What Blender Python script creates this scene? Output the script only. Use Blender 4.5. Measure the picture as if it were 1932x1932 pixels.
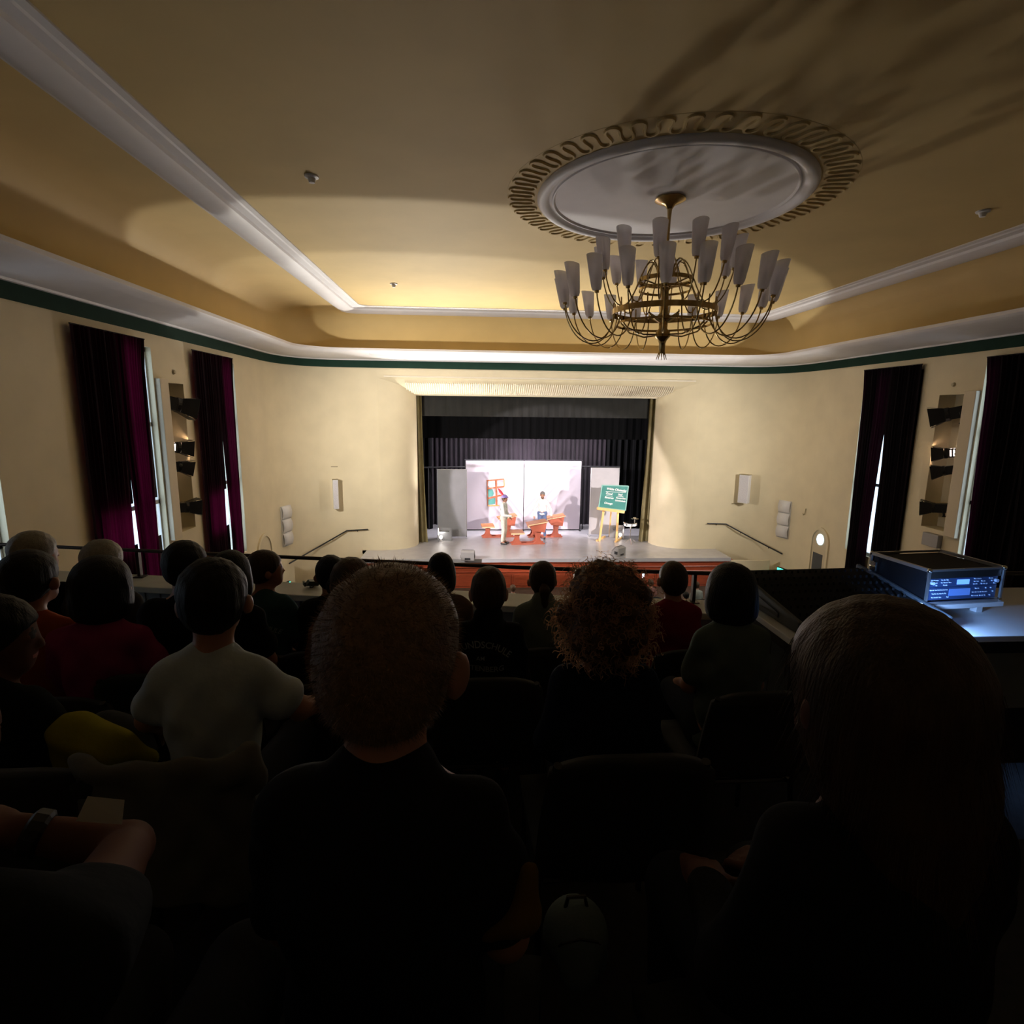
import bpy, bmesh, math, random
import numpy as np
from mathutils import Vector, Matrix, Euler
from mathutils.bvhtree import BVHTree

scene = bpy.context.scene
COL = scene.collection
for o in list(bpy.data.objects):
    bpy.data.objects.remove(o, do_unlink=True)
rng = random.Random(7)
PI = math.pi

# ------------------------------------------------------------------ camera
EYE = 5.75                      # eye level above the floor of the hall
F_PX, YAW, PITCH, ROLL = 1058.07, 0.0658, 0.1761, 0.0119
_cy, _sy, _cp, _sp = math.cos(YAW), math.sin(YAW), math.cos(PITCH), math.sin(PITCH)
_f = Vector((_sy*_cp, _cy*_cp, -_sp)); _r = Vector((_cy, -_sy, 0)); _u = _r.cross(_f)
C_R = math.cos(ROLL)*_r + math.sin(ROLL)*_u
C_U = -math.sin(ROLL)*_r + math.cos(ROLL)*_u
cam_d = bpy.data.cameras.new('camera'); cam = bpy.data.objects.new('camera', cam_d); COL.objects.link(cam)
cam.matrix_world = Matrix((( C_R.x, C_U.x, -_f.x, 0), (C_R.y, C_U.y, -_f.y, 0), (C_R.z, C_U.z, -_f.z, EYE), (0, 0, 0, 1)))
cam_d.sensor_fit = 'HORIZONTAL'; cam_d.sensor_width = 36.0; cam_d.lens = 36.0*F_PX/1932.0
cam_d.clip_start = 0.05; cam_d.clip_end = 200
scene.camera = cam

# ------------------------------------------------------------------ world: daylight outside the curtains
w = bpy.data.worlds.new('daylight'); scene.world = w; w.use_nodes = True
w.node_tree.nodes['Background'].inputs[0].default_value = (0.62, 0.80, 1.0, 1)
w.node_tree.nodes['Background'].inputs[1].default_value = 2.2

# ------------------------------------------------------------------ view
vs = scene.view_settings
vs.view_transform = 'Standard'; vs.look = 'None'; vs.gamma = 1.0; vs.use_curve_mapping = False
vs.exposure = 0.35

# ------------------------------------------------------------------ lights
def light(name, kind, loc, target, energy, color, **kw):
    d = bpy.data.lights.new(name, kind); d.energy = energy; d.color = color
    for k, v in kw.items(): setattr(d, k, v)
    o = bpy.data.objects.new(name, d); COL.objects.link(o); o.location = loc
    o.rotation_euler = (Vector(target) - Vector(loc)).to_track_quat('-Z', 'Y').to_euler()
    return o
def z(rel): return rel + EYE

# stage battens, hung inside the stage house behind the valance
light('stage_batten_light', 'AREA', (2.2, 21.62, z(0.55)), (2.1, 22.35, z(-2.6)), 95, (1.0, 0.84, 0.95), shape='RECTANGLE', size=4.2, size_y=0.25)
light('stage_floor_light', 'AREA', (2.2, 21.55, z(0.50)), (2.2, 20.2, z(-4.75)), 420, (0.95, 0.92, 1.0), shape='RECTANGLE', size=5.5, size_y=0.25)
light('curtain_glow_light', 'SPOT', (2.0, 22.75, z(-2.6)), (2.0, 23.55, z(-0.9)), 60, (0.95, 0.78, 1.0), spot_size=math.radians(120), spot_blend=1.0, shadow_soft_size=0.1)
# front-of-house spotlights in the two wall niches (one lit lamp on either side)
light('house_spot_beam_left', 'SPOT', (-5.72, 12.38, z(-0.62)), (3.6, 21.4, z(-3.4)), 3500, (1.0, 0.90, 0.93), spot_size=math.radians(34), spot_blend=0.12, shadow_soft_size=0.06)
light('house_spot_beam_right', 'SPOT', (10.2, 12.38, z(-0.62)), (3.4, 21.6, z(-3.5)), 3300, (1.0, 0.90, 0.93), spot_size=math.radians(22), spot_blend=0.3, shadow_soft_size=0.06)
light('house_spot_spill_left', 'SPOT', (-5.68, 12.42, z(-0.60)), (1.0, 19.5, z(-1.4)), 1550, (1.0, 0.93, 0.84), spot_size=math.radians(112), spot_blend=1.0, shadow_soft_size=0.15)
light('house_spot_spill_right', 'SPOT', (10.16, 12.42, z(-0.60)), (3.4, 19.5, z(-1.4)), 1250, (1.0, 0.93, 0.84), spot_size=math.radians(112), spot_blend=1.0, shadow_soft_size=0.15)

# ------------------------------------------------------------------ picture point -> place in the hall
def ray(px, py):
    return _f + ((px-966.0)/F_PX)*C_R - ((py-966.0)/F_PX)*C_U
def at(px, py, Y):
    d = ray(px, py); return Vector((d.x*Y/d.y, Y, EYE + d.z*Y/d.y))
def atz(px, py, Z):
    d = ray(px, py); k = (Z-EYE)/d.z; return Vector((d.x*k, d.y*k, Z))
def atx(px, py, X):
    d = ray(px, py); k = X/d.x; return Vector((X, d.y*k, EYE + d.z*k))

# ------------------------------------------------------------------ materials
MATS = {}
def mat(name, col, rough=0.6, metal=0.0, var=0.0, scale=8.0, bump=0.0, bscale=60.0, emit=None, estr=0.0,
        trans=0.0, alpha=1.0, sheen=0.0, coat=0.0, spec=0.5, stretch=None, translucent=None, sss=0.0):
    if name in MATS: return MATS[name]
    m = bpy.data.materials.new(name); m.use_nodes = True
    nt = m.node_tree; N = nt.nodes; L = nt.links
    b = N['Principled BSDF']; out = N['Material Output']
    c4 = (col[0], col[1], col[2], 1)
    b.inputs['Base Color'].default_value = c4
    b.inputs['Roughness'].default_value = rough
    b.inputs['Metallic'].default_value = metal
    b.inputs['Specular IOR Level'].default_value = spec
    b.inputs['Transmission Weight'].default_value = trans
    b.inputs['Alpha'].default_value = alpha
    b.inputs['Sheen Weight'].default_value = sheen
    b.inputs['Coat Weight'].default_value = coat
    if sss: b.inputs['Subsurface Weight'].default_value = sss; b.inputs['Subsurface Radius'].default_value = (0.03, 0.01, 0.006)
    if emit:
        b.inputs['Emission Color'].default_value = (emit[0], emit[1], emit[2], 1)
        b.inputs['Emission Strength'].default_value = estr
    if var or bump:
        tc = N.new('ShaderNodeTexCoord'); mp = N.new('ShaderNodeMapping')
        L.new(tc.outputs['Object'], mp.inputs[0])
        if stretch: mp.inputs['Scale'].default_value = stretch
    if var:
        nz = N.new('ShaderNodeTexNoise'); nz.inputs['Scale'].default_value = scale; nz.inputs['Detail'].default_value = 5
        L.new(mp.outputs[0], nz.inputs['Vector'])
        rp = N.new('ShaderNodeMapRange'); rp.inputs['From Min'].default_value = 0.3; rp.inputs['From Max'].default_value = 0.7
        rp.inputs['To Min'].default_value = 1-var; rp.inputs['To Max'].default_value = 1+var
        L.new(nz.outputs['Fac'], rp.inputs['Value'])
        mx = N.new('ShaderNodeMix'); mx.data_type = 'RGBA'; mx.blend_type = 'MULTIPLY'; mx.inputs['Factor'].default_value = 1
        mx.inputs['A'].default_value = c4
        L.new(rp.outputs[0], mx.inputs['B']); L.new(mx.outputs['Result'], b.inputs['Base Color'])
    if bump:
        n2 = N.new('ShaderNodeTexNoise'); n2.inputs['Scale'].default_value = bscale; n2.inputs['Detail'].default_value = 4
        L.new(mp.outputs[0], n2.inputs['Vector'])
        bp = N.new('ShaderNodeBump'); bp.inputs['Strength'].default_value = bump; bp.inputs['Distance'].default_value = 0.01
        L.new(n2.outputs['Fac'], bp.inputs['Height']); L.new(bp.outputs[0], b.inputs['Normal'])
    if translucent:
        t = N.new('ShaderNodeBsdfTranslucent'); t.inputs[0].default_value = (*translucent[0], 1)
        ms = N.new('ShaderNodeMixShader'); ms.inputs[0].default_value = translucent[1]
        L.new(b.outputs[0], ms.inputs[1]); L.new(t.outputs[0], ms.inputs[2]); L.new(ms.outputs[0], out.inputs[0])
    MATS[name] = m
    return m

# ------------------------------------------------------------------ mesh builder
class MB:
    def __init__(s): s.v = []; s.f = []; s.mi = []
    def add(s, vs, fs, mi=0):
        n = len(s.v); s.v += [tuple(p) for p in vs]; s.f += [tuple(i+n for i in q) for q in fs]; s.mi += [mi]*len(fs); return s
    def box(s, a, b, mi=0, M=None):
        (x0, y0, z0), (x1, y1, z1) = a, b
        P = [Vector((x, y, zz)) for zz in (z0, z1) for y in (y0, y1) for x in (x0, x1)]
        if M is not None: P = [M @ p for p in P]
        return s.add(P, [(0,2,3,1),(4,5,7,6),(0,1,5,4),(2,6,7,3),(0,4,6,2),(1,3,7,5)], mi)
    def bar(s, a, b, w, t, up=(0,0,1), mi=0):
        a, b = Vector(a), Vector(b); d = (b-a).normalized(); u = Vector(up)
        sd = d.cross(u)
        if sd.length < 1e-4: sd = d.cross(Vector((1,0,0)))
        sd.normalize(); u = sd.cross(d)
        P = [p + sd*x*w/2 + u*y*t/2 for p in (a, b) for x, y in ((-1,-1),(1,-1),(1,1),(-1,1))]
        return s.add(P, [(0,3,2,1),(4,5,6,7),(0,1,5,4),(1,2,6,5),(2,3,7,6),(3,0,4,7)], mi)
    def tube(s, pts, r, n=8, mi=0, closed=False, cap=True):
        pts = [Vector(p) for p in pts]; m = len(pts)
        rr = list(r) if hasattr(r, '__len__') else [r]*m
        V = []; prev = None
        for i, p in enumerate(pts):
            if closed: t = pts[(i+1) % m]-pts[i-1]
            else: t = pts[min(i+1, m-1)]-pts[max(i-1, 0)]
            if t.length < 1e-9: t = Vector((0,0,1))
            t.normalize()
            if prev is None:
                a = Vector((0,0,1)) if abs(t.z) < .9 else Vector((1,0,0))
                nx = a.cross(t).normalized()
            else:
                nx = prev - t*prev.dot(t)
                nx = nx.normalized() if nx.length > 1e-6 else Vector((1,0,0)).cross(t).normalized()
            prev = nx; ny = t.cross(nx)
            V += [p + (nx*math.cos(2*PI*k/n) + ny*math.sin(2*PI*k/n))*rr[i] for k in range(n)]
        F = []
        for i in range(m if closed else m-1):
            for k in range(n):
                F.append((i*n+k, i*n+(k+1) % n, ((i+1) % m)*n+(k+1) % n, ((i+1) % m)*n+k))
        if cap and not closed: F += [tuple(range(n-1, -1, -1)), tuple((m-1)*n+k for k in range(n))]
        return s.add(V, F, mi)
    def lathe(s, prof, c=(0,0,0), n=24, mi=0, M=None, caps=True):
        V = []; m = len(prof); c = Vector(c)
        for r, zz in prof:
            for k in range(n):
                p = Vector((r*math.cos(2*PI*k/n), r*math.sin(2*PI*k/n), zz))
                if M is not None: p = M @ p
                V.append(p + c)
        F = [(i*n+k, i*n+(k+1) % n, (i+1)*n+(k+1) % n, (i+1)*n+k) for i in range(m-1) for k in range(n)]
        if caps:
            if prof[0][0] > 1e-6: F.append(tuple(range(n-1, -1, -1)))
            if prof[-1][0] > 1e-6: F.append(tuple((m-1)*n+k for k in range(n)))
        return s.add(V, F, mi)
    def prism(s, poly, d, mi=0):            # planar polygon (3-D points) pushed along the vector d
        n = len(poly); P = [Vector(p) for p in poly]; d = Vector(d)
        V = P + [p+d for p in P]
        F = [tuple(range(n-1, -1, -1)), tuple(range(n, 2*n))] + [(k, (k+1) % n, n+(k+1) % n, n+k) for k in range(n)]
        return s.add(V, F, mi)
    def loft(s, rings, closed=True, mi=0):
        n = len(rings[0]); V = [p for r in rings for p in r]; F = []
        for i in range(len(rings)-1):
            for k in range(n if closed else n-1):
                F.append((i*n+k, i*n+(k+1) % n, (i+1)*n+(k+1) % n, (i+1)*n+k))
        return s.add(V, F, mi)
    def grid(s, fn, nu, nv, mi=0, thick=0.0):
        V = [Vector(fn(i/nu, j/nv)) for j in range(nv+1) for i in range(nu+1)]
        F = [(j*(nu+1)+i, j*(nu+1)+i+1, (j+1)*(nu+1)+i+1, (j+1)*(nu+1)+i) for j in range(nv) for i in range(nu)]
        return s.add(V, F, mi)

def setp(o, label=None, cat=None, group=None, kind=None):
    if label: o['label'] = label
    if cat: o['category'] = cat
    if group: o['group'] = group
    if kind: o['kind'] = kind
    return o
def mesh_of(name, mb, mats, smooth=False, recalc=True):
    me = bpy.data.meshes.new(name); me.from_pydata([tuple(p) for p in mb.v], [], mb.f); me.update()
    for m in (mats if isinstance(mats, (list, tuple)) else [mats]): me.materials.append(m)
    if any(mb.mi): me.polygons.foreach_set('material_index', mb.mi)
    if recalc:
        bm = bmesh.new(); bm.from_mesh(me); bmesh.ops.recalc_face_normals(bm, faces=bm.faces); bm.to_mesh(me); bm.free()
    if smooth:
        me.polygons.foreach_set('use_smooth', [True]*len(me.polygons))
        if smooth != 'all':
            try: me.set_sharp_from_angle(angle=math.radians(smooth if smooth is not True else 40))
            except Exception: pass
    return me
def place(name, me, parent=None, loc=(0,0,0), rot=(0,0,0)):
    o = bpy.data.objects.new(name, me); COL.objects.link(o); o.location = loc; o.rotation_euler = rot
    if parent is not None:
        o.parent = parent
    return o
def obj(name, mb, m, parent=None, smooth=False, bevel=0.0, solid=0.0, world=True, recalc=True):
    """one mesh object; under a parent the coordinates stay world coordinates (world=True) or are the parent's own"""
    me = mesh_of(name, mb, m, smooth, recalc)
    o = place(name, me, parent)
    if parent is not None and world:
        o.location = -parent_world(parent)
    if solid:
        md = o.modifiers.new('solid', 'SOLIDIFY'); md.thickness = solid; md.offset = 0
    if bevel:
        md = o.modifiers.new('bevel', 'BEVEL'); md.width = bevel; md.segments = 2; md.limit_method = 'ANGLE'
    return o
def parent_world(p):
    v = Vector((0,0,0))
    while p is not None: v += p.location; p = p.parent
    return v
def thing(name, label, cat, loc=(0,0,0), rz=0, group=None):
    o = bpy.data.objects.new(name, None); COL.objects.link(o); o.location = loc; o.rotation_euler = (0,0,rz)
    o.empty_display_size = 0.1
    return setp(o, label, cat, group)
def copy_tree(o, parent=None):
    c = o.copy(); COL.objects.link(c); c.parent = parent
    for ch in o.children: copy_tree(ch, c)
    return c
def struct(name, mb, m, parent=None, **k):
    o = obj(name, mb, m, parent, **k); o['kind'] = 'structure'; return o
def text_mb(body, size, align='CENTER', extrude=0.001, bold=0.0, shear=0.0, space=1.0):
    cu = bpy.data.curves.new('lettering', 'FONT'); cu.body = body; cu.size = size; cu.align_x = align; cu.align_y = 'CENTER'
    cu.extrude = extrude; cu.offset = bold; cu.shear = shear; cu.resolution_u = 3; cu.space_character = space
    t = bpy.data.objects.new('lettering_source', cu); COL.objects.link(t)
    dg = bpy.context.evaluated_depsgraph_get(); me = bpy.data.meshes.new_from_object(t.evaluated_get(dg))
    mb = MB(); mb.add([v.co.copy() for v in me.vertices], [tuple(p.vertices) for p in me.polygons])
    bpy.data.objects.remove(t, do_unlink=True); bpy.data.curves.remove(cu); bpy.data.meshes.remove(me)
    return mb
def xform(mb, M):
    mb.v = [tuple(M @ Vector(p)) for p in mb.v]; return mb
def frame(o, xa, ya):                      # matrix whose x and y axes are the given directions
    xa = Vector(xa).normalized(); ya = Vector(ya); za = xa.cross(ya).normalized(); ya = za.cross(xa)
    return Matrix(((xa.x, ya.x, za.x, o[0]), (xa.y, ya.y, za.y, o[1]), (xa.z, ya.z, za.z, o[2]), (0,0,0,1)))
# ================================================================== the hall
M_WALL = mat('cream_plaster', (0.71, 0.62, 0.43), 0.75, var=0.05, scale=1.5, bump=0.05, bscale=90)
M_OCHRE = mat('ochre_ceiling_paint', (0.60, 0.44, 0.19), 0.7, var=0.06, scale=0.9, bump=0.04, bscale=70)
M_WHITE = mat('white_stucco', (0.74, 0.72, 0.74), 0.55, var=0.03, scale=3)
M_GREEN = mat('dark_green_frieze_paint', (0.014, 0.042, 0.029), 0.8, spec=0.15, var=0.1, scale=4)
M_BLACKWALL = mat('black_stage_paint', (0.0045, 0.0045, 0.005), 0.95, spec=0.1)
M_DARKFLOOR = mat('dark_parquet', (0.05, 0.035, 0.025), 0.5, var=0.25, scale=6)
M_BALC = mat('dark_carpet', (0.014, 0.013, 0.014), 0.95, var=0.3, scale=30)
M_STAGEFLOOR = mat('grey_dance_floor', (0.42, 0.41, 0.43), 0.25, var=0.06, scale=3, spec=0.6)
M_REDWOOD = mat('red_brown_stained_wood', (0.30, 0.055, 0.022), 0.35, var=0.22, scale=5, stretch=(1, 1, 12), coat=0.2)
M_GLASS = mat('window_glass', (0.9, 0.95, 1), 0.05, trans=1.0, alpha=0.25)
M_FRAME = mat('white_window_frame', (0.75, 0.75, 0.72), 0.5)
M_BLOCK_TRACK = mat('dark_block_and_track', (0.02, 0.015, 0.02), 0.9)

XL, XR, YB, YF = -6.12, 10.6, -5.0, 19.1
TH = 0.42

# --- floor of the hall
b = MB(); b.box((XL-TH, YB-TH, -0.2), (XR+TH, 27, 0.0)); struct('floor', b, M_DARKFLOOR)

# --- side walls with window and niche openings
WIN_L = [(3.25, 3.90), (5.62, 7.60), (9.32, 11.36), (13.02, 15.06)]; WIN_R = [(9.32, 11.36), (13.02, 15.06)]            # openings along Y
WZ = (z(-3.75), z(1.12))
NICHE = (11.72, 12.46, z(-2.55), z(0.50))
def side_wall(name, x0, x1, ya, yb, z0, z1, holes):
    ys = sorted({ya, yb} | {h[0] for h in holes} | {h[1] for h in holes}); mb = MB()
    for i in range(len(ys)-1):
        y0, y1 = ys[i], ys[i+1]; zz = z0
        for h in sorted([h for h in holes if h[0] <= y0+1e-6 and h[1] >= y1-1e-6], key=lambda h: h[2]):
            mb.box((x0, y0, zz), (x1, y1, h[2])); zz = h[3]
        mb.box((x0, y0, zz), (x1, y1, z1))
    return struct(name, mb, M_WALL)
HO_L = [(a, c, WZ[0], WZ[1]) for a, c in WIN_L] + [NICHE]; HO_R = [(a, c, WZ[0], WZ[1]) for a, c in WIN_R] + [NICHE]
wl = side_wall('wall_left', XL-TH, XL, YB-TH, 17.25, 0, z(1.75), HO_L)
wr = side_wall('wall_right', XR, XR+TH, YB-TH, 17.25, 0, z(1.75), HO_R)
b = MB(); b.box((XL, YB-TH, 0), (XR, YB, z(1.75))); struct('wall_back', b, M_WALL)
# backs of the two lamp niches
for nm, xa, xb, par in (('niche_back', XL-TH-0.04, XL-TH+0.02, wl), ('niche_back', XR+TH-0.02, XR+TH+0.04, wr)):
    b = MB(); b.box((xa, NICHE[0]-.05, NICHE[2]-.05), (xb, NICHE[1]+.05, NICHE[3]+.05)); obj(nm, b, M_WALL, par)

# --- front wall: rounded corners, and the splayed reveal of the stage opening
def arc(p0, p1, c, n):                      # quarter curve from p0 to p1 bulging to the corner point c
    return [((1-t)**2*p0[0]+2*t*(1-t)*c[0]+t*t*p1[0], (1-t)**2*p0[1]+2*t*(1-t)*c[1]+t*t*p1[1]) for t in [i/n for i in range(n+1)]]
SZ = z(-4.75)                               # top of the stage
OP_L, OP_R, OP_Y, OP_Z = -2.07, 6.46, 20.05, z(0.575)
rev_l = [(OP_L, OP_Y), (-2.10, 19.80), (-2.20, 19.55), (-2.42, 19.33), (-2.75, 19.17), (-3.2, YF)]
rev_r = [(OP_R, OP_Y), (6.50, 19.80), (6.62, 19.55), (6.86, 19.33), (7.2, 19.17), (7.65, YF)]
rev_z = [OP_Z, z(0.60), z(0.67), z(0.80), z(0.93), z(1.06)]
def sheet(path, z0, z1, d):                 # vertical sheet with thickness d outwards
    n = len(path); rings = [[(x, y, z0) for x, y in path], [(x, y, z1) for x, y in path]]
    off = []
    for i in range(n):
        a = Vector(path[max(i-1, 0)]); c = Vector(path[min(i+1, n-1)]); t = (c-a).normalized(); off.append(Vector(path[i]) + Vector((-t.y, t.x))*d)
    rings += [[(p.x, p.y, z1) for p in off], [(p.x, p.y, z0) for p in off], [(x, y, z0) for x, y in path]]
    mb = MB(); mb.loft(rings, closed=False)
    m = len(path); k = [0, m, 2*m, 3*m]
    mb.f += [tuple(k), tuple(q+m-1 for q in reversed(k))]; mb.mi += [0, 0]
    return mb
left_path = arc((XL, 16.9), (-4.3, YF), (XL, YF), 14) + [(-3.2, YF)]
right_path = [(7.65, YF)] + arc((9.0, YF), (XR, 16.9), (XR, YF), 14)
b = sheet(left_path, 0, z(1.75), 0.3)
b2 = sheet(right_path, 0, z(1.75), 0.3); b.add(b2.v, b2.f)
b.box((-3.2, YF, rev_z[-1]), (7.65, YF+0.3, z(1.75)))
b.box((-3.2, YF, 0), (7.65, YF+0.3, SZ-0.12))
wf = struct('wall_front', b, M_WALL, smooth=30)
b = MB()
for path in (rev_l, rev_r):
    b.loft([[(x, y, SZ) for x, y in path], [(x, y, zz) for (x, y), zz in zip(path, rev_z)]], closed=False)
b.loft([[(x, y, zz) for (x, y), zz in zip(rev_l, rev_z)], [(x, y, zz) for (x, y), zz in zip(rev_r, rev_z)]], closed=False)
b.box((OP_L-0.6, OP_Y, SZ), (OP_L, OP_Y+0.12, OP_Z+0.6)); b.box((OP_R, OP_Y, SZ), (OP_R+0.6, OP_Y+0.12, OP_Z+0.6))
b.box((OP_L, OP_Y, OP_Z), (OP_R, OP_Y+0.12, OP_Z+0.6))
obj('stage_opening_reveal', b, M_WALL, wf, smooth=30)
# fluted band on the header of the reveal: many slim ribs, too fine to tell apart
b = MB(); nrib = 130
for k in range(nrib):
    x = -2.3 + (6.75+2.3)*k/(nrib-1)
    for i in range(1, 5):
        (ya, za), (yb_, zb) = (rev_l[i][1], rev_z[i]), (rev_l[i+1][1], rev_z[i+1])
        if i < 4: b.bar((x, ya-.012, za-.012), (x, yb_-.012, zb-.012), 0.035, 0.03, up=(0, -1, -1))
obj('fluted_band', b, mat('pale_cream_stucco', (0.76, 0.69, 0.55), 0.6), wf)['kind'] = 'stuff'
b = MB(); b.bar((-2.12, OP_Y-0.06, OP_Z-0.01), (6.5, OP_Y-0.06, OP_Z-0.01), 0.09, 0.06)
b.bar((-3.0, YF-0.03, rev_z[-1]+0.05), (7.45, YF-0.03, rev_z[-1]+0.05), 0.05, 0.05)
obj('moulding', b, MATS['pale_cream_stucco'], wf)

# --- ceiling: green frieze, white cornice, ochre cove, moulding frame, main field
def rrect(xl, xr, yb, yf, rl, rr, zz, n=10):
    P = [(xl, yb), ]
    for i in range(n+1): t = PI - PI/2*i/n; P.append((xl+rl+rl*math.cos(t), yf-rl+rl*math.sin(t)))
    for i in range(n+1): t = PI/2 - PI/2*i/n; P.append((xr-rr+rr*math.cos(t), yf-rr+rr*math.sin(t)))
    P.append((xr, yb))
    return [(x, y, zz) for x, y in P]
def wallring(zz, off=0.0):
    P = [(XL+off, YB)] + [(x, y) for x, y in arc((XL+off, 16.9), (-4.3, YF-off), (XL+off, YF-off), 10)] + [(x, y) for x, y in arc((9.0, YF-off), (XR-off, 16.9), (XR-off, YF-off), 10)] + [(XR-off, YB)]
    return [(x, y, zz) for x, y in P]
b = MB(); b.loft([wallring(z(1.375), 0.0), wallring(z(1.375), 0.03), wallring(z(1.60), 0.035)], closed=True)
struct('trim_1', b, M_GREEN, smooth=30)
b = MB(); b.loft([wallring(z(1.60), 0.0), wallring(z(1.60), 0.10), wallring(z(1.63), 0.12),
   rrect(-5.62, 9.75, YB+.5, 18.15, 1.9, 1.6, z(1.655)), rrect(-5.25, 9.25, YB+.8, 17.55, 1.4, 1.2, z(1.70)), rrect(-5.22, 9.22, YB+.83, 17.52, 1.4, 1.2, z(1.675)),
   rrect(-5.08, 9.05, YB+1, 17.3, 1.2, 1.0, z(1.70)), rrect(-5.03, 9.0, YB+1, 17.25, 1.2, 1.0, z(1.74)), rrect(-5.03, 9.0, YB+1, 17.25, 1.2, 1.0, z(1.80)), rrect(-5.2, 9.17, YB+.9, 17.42, 1.3, 1.1, z(1.81))], closed=True)
cor = struct('trim_2', b, M_WHITE, smooth=30)
# dentil-like rows on the soffit of the cornice facing the hall
b = MB(); n = 260
for k in range(n):
    x = -3.2 + 10.6*k/(n-1); b.bar((x, 17.62, z(1.688)), (x, 18.0, z(1.655)), 0.018, 0.012)
obj('reeded_strip', b, M_WHITE, cor)['kind'] = 'stuff'
b = MB(); b.loft([rrect(-5.2, 9.17, YB+.9, 17.42, 1.3, 1.1, z(1.81)), rrect(-5.5, 9.5, YB+.6, 17.8, 1.5, 1.3, z(1.83)), rrect(-5.55, 9.55, YB+.55, 17.85, 1.5, 1.3, z(1.95)),
   rrect(-5.55, 9.55, YB+.55, 17.88, 1.5, 1.3, z(2.2)), rrect(-5.53, 9.53, YB+.57, 17.88, 1.5, 1.3, z(2.42)), rrect(-5.42, 9.42, YB+.7, 17.84, 1.4, 1.2, z(2.60)), rrect(-5.2, 9.25, YB+.95, 17.76, 1.2, 1.1, z(2.75)), rrect(-4.85, 9.1, YB+1.3, 17.66, 1.0, 1.0, z(2.84)),
   rrect(-4.3, 8.98, YB+1.9, 17.56, 0.6, 0.5, z(2.87)), rrect(-3.92, 8.95, YB+2.2, 17.52, 0.45, 0.45, z(2.875))], closed=True)
struct('ceiling', b, M_OCHRE, smooth=50)
b = MB(); b.loft([rrect(-3.95, 9.03, YB+2.2, 17.55, 0.45, 0.45, z(2.90)), rrect(-3.95, 9.03, YB+2.2, 17.55, 0.45, 0.45, z(2.85)), rrect(-3.90, 8.98, YB+2.25, 17.5, 0.45, 0.45, z(2.83)),
   rrect(-3.82, 8.88, YB+2.35, 17.38, 0.42, 0.42, z(2.775)), rrect(-3.68, 8.74, YB+2.5, 17.2, 0.4, 0.4, z(2.745)), rrect(-3.54, 8.58, YB+2.65, 17.0, 0.38, 0.38, z(2.76)), rrect(-3.46, 8.48, YB+2.7, 16.9, 0.36, 0.36, z(2.80)),
   rrect(-3.44, 8.46, YB+2.72, 16.87, 0.35, 0.35, z(2.84)), rrect(-3.32, 8.32, YB+2.82, 16.72, 0.33, 0.33, z(2.845)), rrect(-3.30, 8.30, YB+2.84, 16.7, 0.33, 0.33, z(2.86)), rrect(-3.22, 8.22, YB+2.9, 16.62, 0.3, 0.3, z(2.865)), rrect(-3.22, 8.22, YB+2.9, 16.62, 0.3, 0.3, z(2.90))], closed=True)
struct('trim_3', b, M_WHITE, smooth=30)
b = MB(); r = rrect(-4.1, 9.1, YB+2.0, 17.7, 0.3, 0.3, z(2.885)); nn = len(r)
b.add(r + [(x, y, zz+0.1) for x, y, zz in r], [tuple(range(nn)), tuple(range(2*nn-1, nn-1, -1))] + [(k, (k+1) % nn, nn+(k+1) % nn, nn+k) for k in range(nn)])
struct('ceiling_main', b, M_OCHRE)
# light-tight lid above the cove
b = MB(); b.box((XL-TH, YB-TH, z(3.05)), (XR+TH, YF+0.3, z(3.2))); b.box((XL-TH, YB-TH, z(1.75)), (XL, YF+.3, z(3.05))); b.box((XR, YB-TH, z(1.75)), (XR+TH, YF+.3, z(3.05)))
b.box((XL, YF, z(1.75)), (XR, YF+.3, z(3.05))); b.box((XL, YB-TH, z(1.75)), (XR, YB, z(3.05)))
struct('ceiling_attic', b, M_BLACKWALL)

# --- stucco rosette round the chandelier
RC = Vector((2.63, 8.07, z(2.885)))
ros = thing('ceiling_rosette', 'large round white stucco rosette with a looping wave border on the ochre ceiling', 'rosette', RC)
b = MB(); b.lathe([(1.80, 0.0), (1.80, -.03), (1.76, -.065), (1.70, -.07), (1.66, -.05), (1.645, -.02), (1.62, -.012), (1.60, -.014), (1.59, -.034), (1.575, -.036), (1.56, -.02), (1.55, .0)], n=120)
obj('ring_moulding', b, M_WHITE, ros, smooth=50, world=False)
b = MB(); b.lathe([(1.57, 0.004), (1.57, -.010), (1.2, -.006), (0.0, -.004)], n=96, caps=False); obj('plate', b, M_WHITE, ros, smooth=True, world=False)
P = []; NW = 48; per = 16
for i in range(NW*per):
    t = 2*PI*i/per; th = 2*PI*i/(NW*per)
    rad = 2.02 + 0.165*math.sin(t); a = th - 0.017*math.sin(2*t) + 0.012*math.sin(t)
    P.append((rad*math.cos(a), rad*math.sin(a), -0.004))
b = MB(); b.tube(P, 0.021, 6, closed=True); obj('wave_relief', b, M_OCHRE, ros, smooth=True, world=False)
b = MB(); b.lathe([(2.22, 0.001), (2.215, -.0025), (1.82, -.0025), (1.80, 0.001)], n=120, caps=False); obj('ground_ring', b, M_OCHRE, ros, smooth=30, world=False)

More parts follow.
